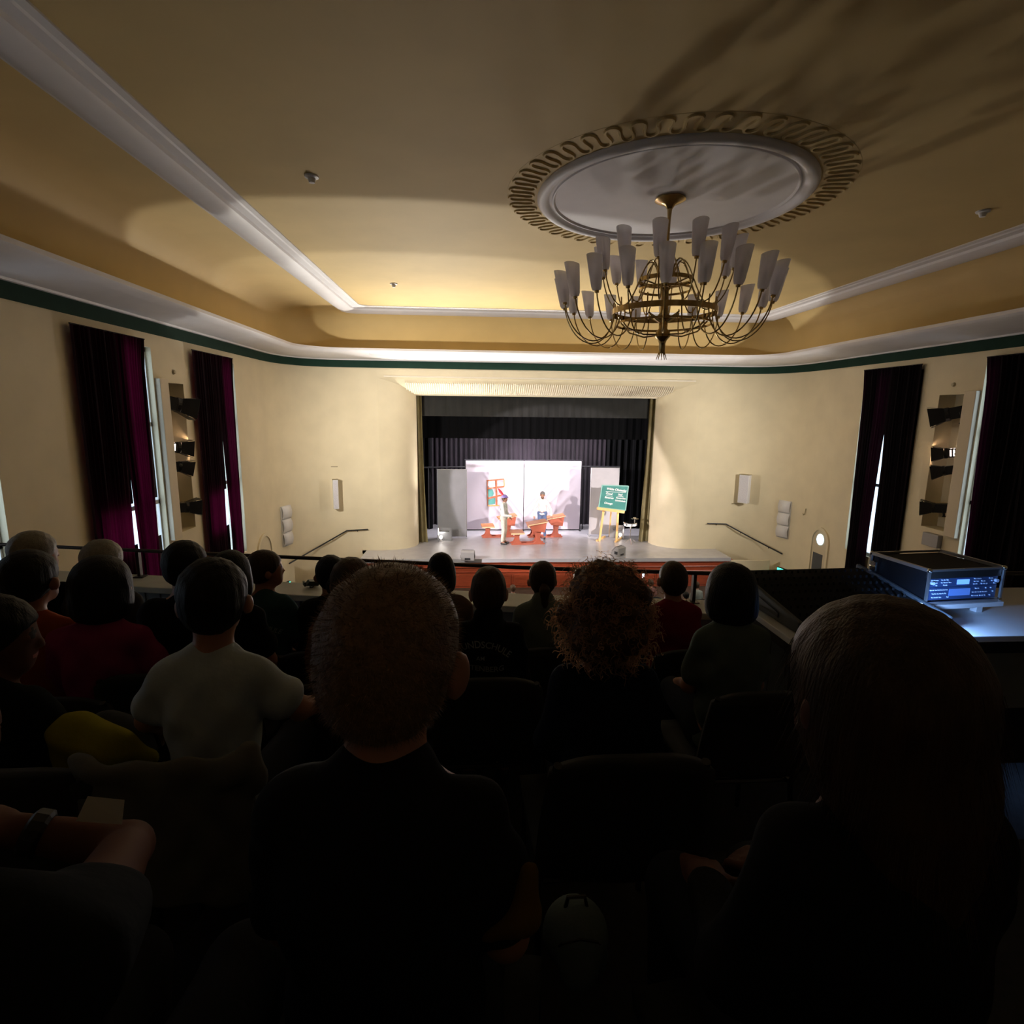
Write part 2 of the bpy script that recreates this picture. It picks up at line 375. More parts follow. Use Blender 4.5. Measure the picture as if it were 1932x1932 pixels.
# --- windows with frames, added light blocks and curtains
M_CURT = mat('dark_purple_velvet', (0.010, 0.0035, 0.007), 0.95, spec=0.1, var=0.2, scale=3, translucent=((0.28, 0.005, 0.055), 0.13))
def make_window(n, side, y0, y1, gaps, openz):
    x_in = XL if side < 0 else XR; s = -side            # s: into the room
    xg = x_in + side*0.10
    wdw = MB()
    for (a, c) in ((y0, y0+.05), (y1-.04, y1), ((y0+y1)/2-.035, (y0+y1)/2+.035)):
        wdw.box((min(xg, xg+side*.06), a, WZ[0]), (max(xg, xg+side*.06), c, WZ[1]))
    for zz in (WZ[0], WZ[1]-.08, WZ[0]+1.9, WZ[0]+3.4):
        wdw.box((min(xg, xg+side*.06), y0, zz), (max(xg, xg+side*.06), y1, zz+.08))
    fr = struct('window_%d' % n, wdw, M_FRAME)
    for (a, c) in ((y0+.07, (y0+y1)/2-.035), ((y0+y1)/2+.035, y1-.07)):
        for (za, zb) in ((WZ[0]+.08, WZ[0]+1.9), (WZ[0]+1.98, WZ[0]+3.4), (WZ[0]+3.48, WZ[1]-.08)):
            b = MB(); b.box((xg+side*.028-.003, a, za), (xg+side*.028+.003, c, zb)); obj('pane', b, M_GLASS, fr)
    # added sheets block the daylight except at narrow gaps and a low strip
    yy = [y0+.01]
    for g0, g1 in gaps: yy += [g0, g1]
    yy.append(y1-.01)
    for ga, gc in zip(yy[0::2], yy[1::2]):
        if gc-ga < .05: continue
        for (za, zb) in ((WZ[0], z(openz[0])), (z(openz[1]), WZ[1])):
            b = MB(); b.box((min(xg-side*.05, xg-side*.06), ga, za), (max(xg-side*.05, xg-side*.06), gc, zb)); obj('added_light_block', b, M_BLOCK_TRACK, fr)
    return fr
M_CURT_R = mat('shaded_window_velvet', (0.006, 0.004, 0.006), 0.95, spec=0.1, var=0.2, scale=3, translucent=((0.10, 0.004, 0.03), 0.05))  # darker copy of the purple velvet, shade of the right wall put in
def make_curtain(side, y0, y1, lab, nb, gap=0.15, split_z=-0.45, far=0.20):
    x0 = (XL if side < 0 else XR) - side*0.09
    top, bot = z(1.225), 0.02
    root = thing('window_curtain', lab, 'curtain', (x0, (y0+y1)/2, bot), group='dark window curtains of the hall')
    ym = y0 + (y1-y0)*0.55 if side < 0 else y0 + (y1-y0)*0.48
    for h, (ya, yb) in enumerate(((y0, ym), (ym, y1))):
        def fn(u, v, ya=ya, yb=yb, h=h):
            zz = bot + (top-bot)*v
            open_ = max(0.0, (z(split_z)-zz)/(z(split_z)-bot))
            g = gap*min(1.0, open_*2.2)
            a, c = (ya, yb-g*0.5) if h == 0 else (ya+g*0.5, yb)
            if h == 0: c += 0.02*(1-min(1, open_*8))
            else: a -= 0.02*(1-min(1, open_*8))
            if h == 1: c -= far*(0.35*max(0.0, min(1.0, (top-zz)/0.6))+0.65*max(0.0, min(1.0, (top-zz)/4.5)))          # hangs free of the far jamb below its hooks
            ph = u*9*2*PI + 1.3*h
            ed = min(1.0, u*8, (1-u)*8)
            return (x0 - side*ed*(0.032*math.sin(ph)+0.012*math.sin(ph*2.3+v*2)), a+(c-a)*u, zz)
        b = MB(); b.grid(fn, 90, 14); obj('curtain_half', b, M_CURT if side < 0 else M_CURT_R, root, smooth='all')
    b = MB(); b.tube([(x0, y0, top+.004), (x0, y1, top+.004)], 0.012, 8); obj('curtain_track', b, M_BLOCK_TRACK, root)
    return root
k = 1
for side in (-1, 1):
    for i, (a, c) in enumerate(WIN_L if side < 0 else WIN_R):
        if side < 0: gp, oz = [([(3.26, 3.89)], (-1.5, -1.5)), ([(7.25, 7.6)], (-1.5, -1.5)), ([(10.40, 10.78), (11.18, 11.36)], (-2.45, -1.70)), ([(14.20, 14.62), (14.98, 15.06)], (-2.85, -1.95))][i]
        else: gp, oz = [([(11.0, 11.36)], (-1.5, -1.5)), ([(14.08, 14.44), (14.88, 15.06)], (-1.5, -1.5))][i]
        make_window(k, side, a, c, gp, oz); k += 1
pl = light('window_portal', 'AREA', (XL-.12, 3.575, z(-1.3)), (0, 3.575, z(-1.3)), 1.0, (1, 1, 1), shape='RECTANGLE', size=4.6, size_y=.62); pl.data.cycles.is_portal = True
make_curtain(-1, 9.10, 11.02, 'wide dark purple window curtain left of the left spotlight niche', 1)
make_curtain(-1, 12.76, 14.80, 'dark purple window curtain on the left wall nearest the stage with a bright slit', 2, gap=0.24, split_z=-0.25, far=0.16)
make_curtain(-1, 5.35, 7.42, 'dark curtain edge at the left border of the picture', 3)
make_curtain(1, 12.98, 15.0, 'dark window curtain between the right spotlight niche and the stage', 4, gap=0.20, split_z=-0.15, far=0.16)
make_curtain(1, 9.2, 11.28, 'dark window curtain at the right border behind the equipment case', 5)

# --- stage
b = MB(); LIP = 17.85
b.box((-3.75, LIP, SZ-0.12), (8.6, YF, SZ)); b.box((-3.9, YF, SZ-0.12), (8.3, 26, SZ))
struct('floor_stage', b, M_STAGEFLOOR)
b = MB(); b.box((-3.7, LIP+.06, 0), (8.55, LIP+.16, SZ-.12)); b.box((-3.7, LIP+.06, 0), (-3.6, YF, SZ-.12)); b.box((8.45, LIP+.06, 0), (8.55, YF, SZ-.12))
fas = struct('wall_stage_front', b, M_REDWOOD)
b = MB()
for zz, d in ((SZ-.06, .05), (SZ-.24, .03), (SZ-.40, .03)):
    b.tube([(-3.72, LIP+.06, zz-.06), (8.57, LIP+.06, zz-.06)], d, 8)
obj('moulding_strip', b, M_REDWOOD, fas, smooth=True)
for k in range(10):
    x0 = -3.6 + 12.05*k/10
    b = MB(); b.box((x0+.05, LIP+.035, 0.06), (x0+12.05/10-.05, LIP+.06, SZ-.55)); obj('panel', b, M_REDWOOD, fas, bevel=0.012)
# stage house
b = MB(); b.box((-4.3, OP_Y+.13, 0), (-3.9, 26.3, z(3.4))); struct('wall_stage_left', b, M_BLACKWALL)
b = MB(); b.box((8.3, OP_Y+.13, 0), (8.7, 26.3, z(3.4))); struct('wall_stage_right', b, M_BLACKWALL)
b = MB(); b.box((-3.9, 26, 0), (8.3, 26.3, z(3.4))); struct('wall_stage_back', b, M_BLACKWALL)
b = MB(); b.box((-4.3, OP_Y+.13, z(3.3)), (8.7, 26.3, z(3.5))); b.box((-4.3, OP_Y+.13, z(1.2)), (8.7, OP_Y+.3, z(3.3))); struct('ceiling_stage', b, M_BLACKWALL)
# side stairs to the stage with cream cheek walls, under the handrails
for nm, s, xa, lab in (('stage_steps', -1, -3.78, 'cream stair block with steps leading up to the left end of the stage'), ('stage_steps', 1, 8.62, 'cream stair block with steps leading up to the right end of the stage')):
    st = thing(nm, lab, 'stairs', (xa, 18.5, 0), group='stairs at the ends of the stage')
    for k in range(5):
        x0 = xa + s*0.26*k; x1 = x0 + s*0.26
        b = MB(); b.box((min(x0, x1), 17.95, 0), (max(x0, x1), 18.4, SZ-0.17*(k+1))); obj('step', b, M_REDWOOD, st)
    b = MB(); b.box((min(xa, xa+s*1.35), 17.86, 0), (max(xa, xa+s*1.35), 17.94, SZ-.10)); obj('cheek_wall', b, M_WALL, st)

# --- stage drapes
M_DRAPE = mat('black_stage_velvet', (0.026, 0.020, 0.026), 0.8, sheen=0.15, spec=0.2, var=0.2, scale=2)
M_VAL = mat('charcoal_valance_velvet', (0.028, 0.028, 0.027), 0.85, sheen=0.1, spec=0.2, var=0.15, scale=2)
M_GOLD = mat('olive_gold_velvet', (0.20, 0.165, 0.07), 0.7, sheen=0.4, var=0.15, scale=4)
def drape(name, lab, x0, x1, z0, z1, y, m, folds, amp, nv=8, flare=0.0, group=None, irr=1.7):
    def fn(u, v):
        ph = u*folds*2*PI
        a = amp*(1.0+0.35*math.sin(ph*0.37+1))
        x = x0+(x1-x0)*u + flare*(1-v)**2*(u-0.5)
        return (x, y + a*math.sin(ph + irr*math.sin(u*9)) + 0.3*amp*math.sin(ph*2.7+v), z0+(z1-z0)*v)
    b = MB(); b.grid(fn, max(24, int(folds*10)), nv)
    return setp(obj(name, b, m, smooth='all', recalc=False), lab, 'curtain', group)
vz = at(1000, 787, 20.35).z
drape('valance', 'charcoal valance across the top of the stage opening', -2.6, 7.0, vz, z(1.35), 20.365, M_VAL, 30, 0.012)
drape('border_curtain', 'deep black border curtain hanging behind the charcoal valance', -3.6, 8.2, at(1000, 828, 21.4).z, z(3.3), 21.4, M_BLACKWALL, 40, 0.02)
drape('backdrop_curtain', 'dark pleated curtain behind the white projection backdrop', -2.9, 6.2, SZ+.01, z(2.6), 23.6, M_DRAPE, 46, 0.06, irr=2.3)
drape('wing_curtain', 'black wing curtain on the right of the stage behind the easel', 5.3, 8.25, SZ+.01, z(2.6), 22.7, M_BLACKWALL, 12, 0.06)
drape('wing_curtain', 'black wing curtain on the left of the stage beside the grey flat', -3.85, -1.75, SZ+.01, z(2.6), 22.7, M_BLACKWALL, 9, 0.06)
drape('front_curtain', 'olive gold front curtain gathered at the left edge of the stage', -2.6, -1.90, SZ+.01, z(1.1), 20.27, M_GOLD, 4.5, 0.045, nv=14, flare=0.30, group='gold front curtains')
drape('front_curtain', 'olive gold front curtain gathered at the right edge of the stage', 6.27, 7.0, SZ+.01, z(1.1), 20.27, M_GOLD, 4.5, 0.045, nv=14, flare=0.30, group='gold front curtains')
# --- balcony floor: four broad steps down to the parapet
BF = {'A': z(-1.20), 'B': z(-1.40), 'C': z(-1.60), 'D': z(-1.80), 'E': z(-2.00)}
b = MB()
edges = [(YB, 0.28, 'A'), (0.28, 1.02, 'B'), (1.02, 1.78, 'C'), (1.78, 2.52, 'D'), (2.52, 3.30, 'E')]
for a, c, kx in edges: b.box((XL, a, BF[kx]-0.5), (XR, c, BF[kx]))
def rail_y(x):
    if x <= 0.4: return 3.773 - 0.187*x
    return 3.698 - 0.134*(min(x, 1.9)-0.4)
b.add([(XL, 3.3, BF['E']-.5), (XR, 3.3, BF['E']-.5), (XR, rail_y(XR)-.1, BF['E']-.5), (2, rail_y(2)-.1, BF['E']-.5), (XL, rail_y(XL)-.1, BF['E']-.5),
       (XL, 3.3, BF['E']), (XR, 3.3, BF['E']), (XR, rail_y(XR)-.1, BF['E']), (2, rail_y(2)-.1, BF['E']), (XL, rail_y(XL)-.1, BF['E'])],
      [(4,3,2,1,0), (5,6,7,8,9), (0,1,6,5), (1,2,7,6), (2,3,8,7), (3,4,9,8), (4,0,5,9)])
struct('floor_balcony', b, M_BALC)
# ================================================================== balcony parapet and rail
M_PARA = mat('grey_painted_wood', (0.30, 0.33, 0.35), 0.55, var=0.08, scale=6)
M_LEDGE = mat('pale_ledge_paint', (0.52, 0.52, 0.44), 0.45, var=0.06, scale=6)
M_RAIL = mat('dark_bronze_rail', (0.05, 0.035, 0.028), 0.35, metal=0.6)
M_BLACK = mat('black_plastic', (0.010, 0.010, 0.011), 0.5)
M_BLACKMET = mat('black_painted_metal', (0.014, 0.014, 0.016), 0.4)
M_CHROME = mat('chrome', (0.75, 0.75, 0.75), 0.15, metal=1.0)
M_WHITEPL = mat('white_plastic', (0.72, 0.71, 0.72), 0.45)
LZ = z(-1.255); xs = [XL+.01, -4.5, -3.0, -1.5, 0.0, 0.4, 1.9, 4.0, 7.0, XR-.01]
par = thing('balcony_parapet', 'grey boarded balcony parapet with a pale ledge under the handrail', 'parapet', (0, 3.6, BF['E']))
b = MB()
def strip(b, o0, o1, z0, z1):
    rings = []
    for x in xs:
        y = rail_y(x); rings.append([(x, y-o0, z0), (x, y-o1, z0), (x, y-o1, z1), (x, y-o0, z1)])
    b.loft(rings, closed=True); n = 4*(len(xs)-1); k = len(b.v)-4*len(xs)
    b.f += [(k, k+1, k+2, k+3), (k+n+3, k+n+2, k+n+1, k+n)]; b.mi += [0, 0]
strip(b, -0.06, 0.22, LZ-0.045, LZ); obj('ledge', b, M_LEDGE, par, bevel=0.006)
b = MB(); strip(b, 0.0, 0.10, BF['E']-.6, LZ-0.045); obj('core_panel', b, M_PARA, par)
bm_slat = MB(); bm_slat.box((-0.052, -0.012, 0), (0.052, 0.0, LZ-0.06-BF['E'])); me_slat = mesh_of('board', bm_slat, M_PARA)
nsl = 0; x = -4.6
while x < 3.4:
    y = rail_y(x)-0.10; sl = (rail_y(x+.05)-rail_y(x-.05))/.1
    o = place('board', me_slat, par, Vector((x, y, BF['E']+.005))-par.location, (0, 0, math.atan(sl))); x += 0.118
rl = thing('handrail', 'dark bronze handrail along the balcony parapet', 'railing', (0, 3.77, LZ))
b = MB(); b.tube([(x, rail_y(x), z(-1.05)) for x in xs[:-1]+[10.3]], 0.0135, 10); obj('rail', b, M_RAIL, rl, smooth=True)
for x in (-4.45, -2.52, -0.55, 1.47, 1.98, 4.2):
    b = MB(); b.bar((x, rail_y(x), LZ), (x, rail_y(x), z(-1.06)), 0.035, 0.022); b.box((x-.035, rail_y(x)-.035, LZ), (x+.035, rail_y(x)+.035, LZ+.008))
    obj('post', b, M_RAIL, rl)

# ================================================================== chandelier
M_BRASS = mat('polished_brass', (0.50, 0.36, 0.16), 0.22, metal=1.0, var=0.15, scale=12)
M_SHADE = mat('frosted_glass', (0.80, 0.78, 0.82), 0.5, alpha=0.34, translucent=((0.95, 0.93, 0.97), 0.45))
M_BULB = mat('unlit_lamp', (0.30, 0.28, 0.27), 0.3)
CH = Vector((RC.x, RC.y, z(0.76)))
ch = thing('chandelier', 'large brass chandelier with two tiers of frosted glass cups, unlit', 'chandelier', CH)
def cz(rel): return rel-0.76               # height above the lowest tip
b = MB(); b.lathe([(0.0, cz(2.875)), (0.20, cz(2.872)), (0.205, cz(2.85)), (0.15, cz(2.82)), (0.07, cz(2.79)), (0.035, cz(2.74)), (0.0, cz(2.72))], n=32, caps=False)
obj('canopy', b, M_BRASS, ch, smooth=50, world=False)
b = MB(); b.lathe([(0.035, cz(2.76)), (0.022, cz(2.6)), (0.018, cz(2.2)), (0.02, cz(2.05))], n=12); obj('stem', b, M_BRASS, ch, smooth=True, world=False)
b = MB(); b.lathe([(0.02, cz(2.1)), (0.05, cz(2.05)), (0.03, cz(2.0)), (0.028, cz(1.75)), (0.075, cz(1.72)), (0.05, cz(1.68)), (0.055, cz(1.4)), (0.085, cz(1.36)), (0.06, cz(1.30)), (0.06, cz(1.18)), (0.10, cz(1.13)), (0.105, cz(1.07)), (0.06, cz(1.02)), (0.045, cz(0.98)), (0.045, cz(0.86)), (0.0, cz(0.84))], n=20)
obj('column', b, M_BRASS, ch, smooth=40, world=False)
b = MB()
for k in range(10):
    a = 2*PI*k/10; c, s = math.cos(a), math.sin(a)
    b.tube([(0.03*c, 0.03*s, cz(.98)), (.038*c, .038*s, cz(.86)), (.075*c, .075*s, cz(.76))], [.012, .01, .003], 5)
obj('tassel', b, M_BRASS, ch, smooth=True, world=False)
def hoop(name, R, rel, hgt):
    b = MB(); n = 64
    rings = [[(r*math.cos(2*PI*k/n), r*math.sin(2*PI*k/n), cz(rel)+hh) for k in range(n)] for r, hh in ((R, -hgt/2), (R, hgt/2), (R-.012, hgt/2), (R-.012, -hgt/2), (R, -hgt/2))]
    b.loft(rings); obj(name, b, M_BRASS, ch, smooth=30, world=False)
hoop('ring', 0.37, 1.82, 0.055); hoop('ring', 0.36, 1.70, 0.03); hoop('ring', 0.72, 1.40, 0.075); hoop('ring', 0.66, 1.24, 0.03)
b = MB()
for k in range(6):
    a = 2*PI*k/6+.2; c, s = math.cos(a), math.sin(a)
    b.tube([(.05*c, .05*s, cz(1.10)), (.3*c, .3*s, cz(1.09)), (.55*c, .55*s, cz(1.17)), (.70*c, .70*s, cz(1.32))], .012, 6)
    b.tube([(.06*c, .06*s, cz(1.74)), (.2*c, .2*s, cz(1.78)), (.36*c, .36*s, cz(1.82))], .011, 6)
    b.tube([(.05*c, .05*s, cz(1.28)), (.2*c, .2*s, cz(1.36)), (.24*c, .24*s, cz(1.40))], [.03, .02, .008], 6)
obj('spoke_frame', b, M_BRASS, ch, smooth=True, world=False)
def bez(P, n=14):
    out = []
    for i in range(n+1):
        t = i/n; q = [Vector(p) for p in P]
        while len(q) > 1: q = [q[j]*(1-t)+q[j+1]*t for j in range(len(q)-1)]
        out.append(q[0])
    return out
# arms: a hook over the upper ring, then a sweep down and out to the cup
lowp = bez([(.20, 0, cz(1.30)), (.62, 0, cz(1.62)), (.66, 0, cz(.75)), (1.25, 0, cz(.85)), (1.36, 0, cz(1.25)), (1.39, 0, cz(1.50))], 18)
lowp = bez([(.70, 0, cz(1.55)), (.66, 0, cz(1.2)), (.78, 0, cz(.82)), (1.18, 0, cz(.86)), (1.36, 0, cz(1.22)), (1.40, 0, cz(1.50))], 18)
upp = bez([(.10, 0, cz(1.88)), (.18, 0, cz(2.30)), (.42, 0, cz(2.22)), (.34, 0, cz(1.30)), (.62, 0, cz(1.22)), (.80, 0, cz(1.48)), (.88, 0, cz(1.92))], 20)
b = MB(); b.tube(lowp, .0095, 6); me_low = mesh_of('arm', b, M_BRASS, True)
b = MB(); b.tube(upp, .0095, 6); me_up = mesh_of('arm', b, M_BRASS, True)
def cup(base, tilt):
    b = MB(); M = Matrix.Translation(base) @ Matrix.Rotation(tilt, 4, 'Y')
    n = 18; prof = [(0.050, 0.0), (0.066, 0.04), (0.080, 0.18), (0.098, 0.40)]
    rings = []
    for q, off in ((prof, 0.0), (prof[::-1], -0.006)):
        for r, h in q: rings.append([tuple(M @ Vector(((r+off)*math.cos(2*PI*k/n), (r+off)*math.sin(2*PI*k/n), h + (0.03*math.cos(2*PI*k/n) if h > .3 else 0)))) for k in range(n)])
    b.loft(rings); return b
def lampcup(base, tilt):
    b = MB(); M = Matrix.Translation(base) @ Matrix.Rotation(tilt, 4, 'Y')
    b.lathe([(0.0, -.03), (0.026, -.03), (0.03, 0.0), (0.022, 0.03), (0.018, 0.09)], n=10, M=M); return b
def flame(base, tilt):
    b = MB(); M = Matrix.Translation(base) @ Matrix.Rotation(tilt, 4, 'Y')
    b.lathe([(0.012, .09), (0.028, .12), (0.024, .17), (0.0, .22)], n=10, M=M, caps=False); return b
for (nm, me_arm, tip, tilt, cnt, off) in (('low', me_low, lowp[-1], 0.16, 20, 0.0), ('up', me_up, upp[-1], 0.12, 12, 0.1)):
    me_c = mesh_of('glass_shade', cup(tip, tilt), M_SHADE, 'all'); me_s = mesh_of('lamp_socket', lampcup(tip, tilt), M_BRASS, 40); me_b = mesh_of('bulb', flame(tip, tilt), M_BULB, 'all')
    for k in range(cnt):
        rz = off + 2*PI*k/cnt
        a = place('arm', me_arm, ch, (0,0,0), (0,0,rz)); sk = place('lamp_socket', me_s, a); place('bulb', me_b, a); place('glass_shade', me_c, a)

# ================================================================== fittings of the hall
for px, py, lab in ((588, 332, 'small sensor on the ochre ceiling left of the rosette'), (743, 535, 'tiny sensor on the ceiling near the left front moulding corner'), (1855, 398, 'small sensor on the ceiling right of the rosette')):
    p = atz(px, py, z(2.885)); b = MB(); b.lathe([(0.0, -.085), (0.035, -.08), (0.045, -.05), (0.05, -.03), (0.085, -.02), (0.09, 0.0)], c=p, n=16)
    setp(obj('ceiling_sensor', b, M_WHITEPL, smooth=40), lab, 'sensor', 'ceiling sensors')

# spotlights in the niches
M_LENS = mat('lit_lens', (1, .9, .8), 0.3, emit=(1.0, 0.86, 0.80), estr=9.0)
M_DLENS = mat('dark_lens', (0.12, 0.12, 0.13), 0.1)
def spot(side, y, zz, aim, lab, lit=False, s=1.0):
    xw = XL if side < 0 else XR
    base = Vector((xw + side*0.16, y, zz)); root = thing('stage_spotlight', lab, 'spotlight', base, group='stage spotlights in the wall niches')
    d = (Vector(aim)-base).normalized(); M = Matrix.Translation(base) @ d.to_track_quat('Z', 'Y').to_matrix().to_4x4() @ Matrix.Scale(s, 4)
    def put(name, b, m, par=root, sm=False):
        xform(b, M); return obj(name, b, m, par, smooth=sm)
    b = MB(); b.box((-.11, -.10, -.16), (.11, .10, .13)); b.lathe([(0.11, .13), (.12, .15), (.12, .20), (.10, .20), (.10, .14)], n=20)
    put('housing', b, M_BLACKMET)
    b = MB(); b.lathe([(0.0, .175), (.09, .168), (.10, .15)], n=20, caps=False); put('lens', b, M_LENS if lit else M_DLENS, sm=True)
    for q, (x0, y0, x1, y1) in enumerate(((-.11, .11, .11, .11), (-.11, -.11, .11, -.11), (-.11, -.11, -.11, .11), (.11, -.11, .11, .11))):
        ox, oy = ((0, .07), (0, -.07), (-.08, 0), (.08, 0))[q]
        A, B = Vector((x0, y0, .20)), Vector((x1, y1, .20)); o2 = Vector((ox, oy, .22))
        ex = (B-A).normalized()*.05
        bb = MB(); bb.prism([A, B, B+o2+ex, A+o2-ex], (0.004, 0.004, 0.002)); put('barn_door', bb, M_BLACKMET)
    bb = MB(); bb.tube([(-.14, 0, 0), (-.145, -.12, -.02), (-.10, -.19, -.03), (.10, -.19, -.03), (.145, -.12, -.02), (.14, 0, 0)], .011, 6); put('yoke', bb, M_BLACKMET)
    if lit:
        bb = MB()
        for q in range(4): bb.box((-.112, -.07, -.12+.06*q), (.112, .07, -.09+.06*q)); bb.box((-.07, -.102, -.12+.06*q), (.07, .102, -.09+.06*q))
        put('glowing_vent', bb, mat('glowing_vent', (1, .8, .7), .4, emit=(1.0, .80, .72), estr=2.5))
    # bracket back to the niche wall
    bb = MB(); bb.tube([base+Vector((0, -.02, -.19*s)), base+Vector((side*.14, -.05, -.20*s)), Vector((xw+side*(TH-.03), y-.05, zz-.20*s))], .016, 6); obj('bracket', bb, M_BLACKMET, root)
    return root
ZS = (z(0.12), z(-0.78), z(-1.16), z(-2.06))
for side, word in ((-1, 'left'), (1, 'right')):
    spot(side, 12.02, ZS[0], (2.3, 20.5, z(-3)), 'topmost large black spotlight in the %s wall niche' % word, s=1.3)
    spot(side, 11.98, ZS[1], (2.3, 21, z(-2.4)), 'lit spotlight with glowing lens in the %s wall niche' % word, lit=True)
    light('niche_lamp_glow', 'POINT', ((XL if side < 0 else XR)-side*.02, 12.22, ZS[1]+.02), (0, 0, 0), 7, (1.0, .62, .36), shadow_soft_size=.05)
    spot(side, 11.98, ZS[2], (2.3, 20, z(-4)), 'unlit spotlight just below the lit one in the %s wall niche' % word, s=.95)
    spot(side, 12.10, ZS[3], (2.3, 20.5, z(-3)), 'lowest black spotlight in the %s wall niche' % word)
    xw = XL if side < 0 else XR
    b = MB(); b.lathe([(0.0, .05), (.035, .045), (.05, .0)], n=12, M=Matrix.Rotation(-side*PI/2, 4, 'Y'), c=(xw, 12.1, z(0.72)))
    setp(obj('wall_sensor', b, mat('beige_plastic', (.45, .38, .25), .5)), 'small beige sensor above the %s spotlight niche' % word, 'sensor', 'sensors above the niches')
    # cover board beside the niche, standing a little proud of the wall
    b = MB(); b.box((min(xw, xw-side*.10), 11.40, z(-2.62)), (max(xw, xw-side*.10), 11.70, z(0.56)))
    setp(obj('niche_board', b, mat('cream_board', (.66, .57, .42), .6), bevel=.008), 'narrow cream board covering the wall beside the %s spotlight niche' % word, 'panel', 'boards beside the niches')
b = MB(); p0 = atx(1750, 1003, XR); p1 = atx(1776, 1035, XR)
b.box((XR-.12, min(p0.y, p1.y), p1.z), (XR, max(p0.y, p1.y), p0.z))
setp(obj('junction_box', b, mat('grey_plastic', (.33, .33, .34), .5), bevel=.01), 'grey junction box on the wall below the right spotlight niche', 'box')

# column loudspeakers on the front wall
def column(px0, py0, px1, py1, lab, turn):
    p0 = at(px0, py0, YF-.32); p1 = at(px1, py1, YF-.32); c = (p0+p1)/2; w, h = abs(p1.x-p0.x), abs(p1.z-p0.z)
    root = thing('column_speaker', lab, 'loudspeaker', (c.x, YF-.30, c.z-h/2), turn, 'column loudspeakers on the front wall')
    b = MB(); b.box((-w/2, -.09, 0), (w/2, .09, h)); obj('cabinet', b, M_WHITEPL, root, bevel=.012, world=False)
    b = MB(); b.box((-w/2+.02, -.10, .03), (w/2-.02, -.09, h-.03)); obj('grille', b, mat('white_grille', (.62, .60, .64), .7, var=.25, scale=60), root, world=False)
    b = MB(); b.box((-w/2-.01, -.10, h), (w/2+.01, .10, h+.015)); obj('top_cap', b, mat('dull_beige_cap', (.28, .23, .13), .6), root, world=False)
    b = MB(); b.bar((0, .09, h*.25), (0, .30, h*.25), .05, .03); b.bar((0, .09, h*.75), (0, .30, h*.75), .05, .03); obj('bracket', b, M_WHITEPL, root, world=False)
    return root
column(627, 905, 639, 960, 'white column loudspeaker on the wall left of the stage', .35)
column(1398, 896, 1412, 949, 'white column loudspeaker on the wall right of the stage', -.9)
for a, c, zc, lab in (((608, 880.5), (637, 880.5), 0, 'thin beige rail on the wall above the left column loudspeaker'), ((1381, 950), (1412, 951), 0, 'thin beige rail on the wall under the right column loudspeaker')):
    p, q = at(*a, YF-.03), at(*c, YF-.03); b = MB(); b.bar(p, q, .05, .025); setp(obj('wall_rail', b, mat('beige_metal', (.34, .28, .17), .5)), lab, 'rail', 'thin wall rails')
# three-part white wall panels
def tri_panel(pc, wn, hn, face, lab):
    root = thing('acoustic_panel', lab, 'wall panel', pc, face, 'three part white wall panels')
    for k in range(3):
        zz = (k-1.5)*hn/3
        def fn(u, v, zz=zz): return ((u-.5)*wn, -.02-.06*math.sin(PI*v*.9+.2), zz+.02+(hn/3-.02)*v)
        b = MB(); b.grid(fn, 2, 8); o = obj('panel', b, mat('white_fabric_panel', (.70, .68, .68), .6), root, smooth='all', solid=.02, world=False)
    b = MB(); b.box((-wn/2, -.015, -hn/2), (wn/2, .02, hn/2)); obj('back_board', b, M_WHITEPL, root, world=False)
def wall_curve(side, px, py):               # where a picture point meets the rounded corner of the front wall
    path = left_path if side < 0 else right_path; d = ray(px, py)
    best = None
    for (x0, y0), (x1, y1) in zip(path[:-1], path[1:]):
        det = d.x*(y1-y0)-d.y*(x1-x0)
        if abs(det) < 1e-9: continue
        t = (x0*(y1-y0)-y0*(x1-x0))/det; u = (x0*d.y-y0*d.x)/(-det) if False else ((t*d.x-x0)*(x1-x0)+(t*d.y-y0)*(y1-y0))/((x1-x0)**2+(y1-y0)**2)
        if t > 0 and -1e-6 <= u <= 1+1e-6:
            tang = Vector((x1-x0, y1-y0, 0)).normalized(); return Vector((d.x*t, d.y*t, EYE+d.z*t)), math.atan2(tang.y, tang.x)
    X = XL if side < 0 else XR; p = atx(px, py, X); return p, (PI/2 if side < 0 else -PI/2)
for side, px, py, lab in ((-1, 538, 992, 'white three part wall panel near the left front corner'), (1, 1481, 980, 'white three part wall panel near the right front corner')):
    p, a = wall_curve(side, px, py); n = Vector((math.sin(a), -math.cos(a), 0)); tri_panel(p+n*.04, .46, 1.28, a, lab)
# small hook-shaped cable on the right
p, a = wall_curve(1, 1520, 965); b = MB(); n = Vector((math.sin(a), -math.cos(a), 0)); t_ = Vector((math.cos(a), math.sin(a), 0))
b.tube([p+n*.02+t_*-.1+Vector((0,0,-.08)), p+n*.04+t_*-.05+Vector((0,0,-.12)), p+n*.04+t_*.02+Vector((0,0,-.08)), p+n*.02+t_*.03+Vector((0,0,.1))], .014, 6)
setp(obj('wall_hook', b, MATS['beige_metal']), 'small bent hook on the wall above the arched door', 'hook')
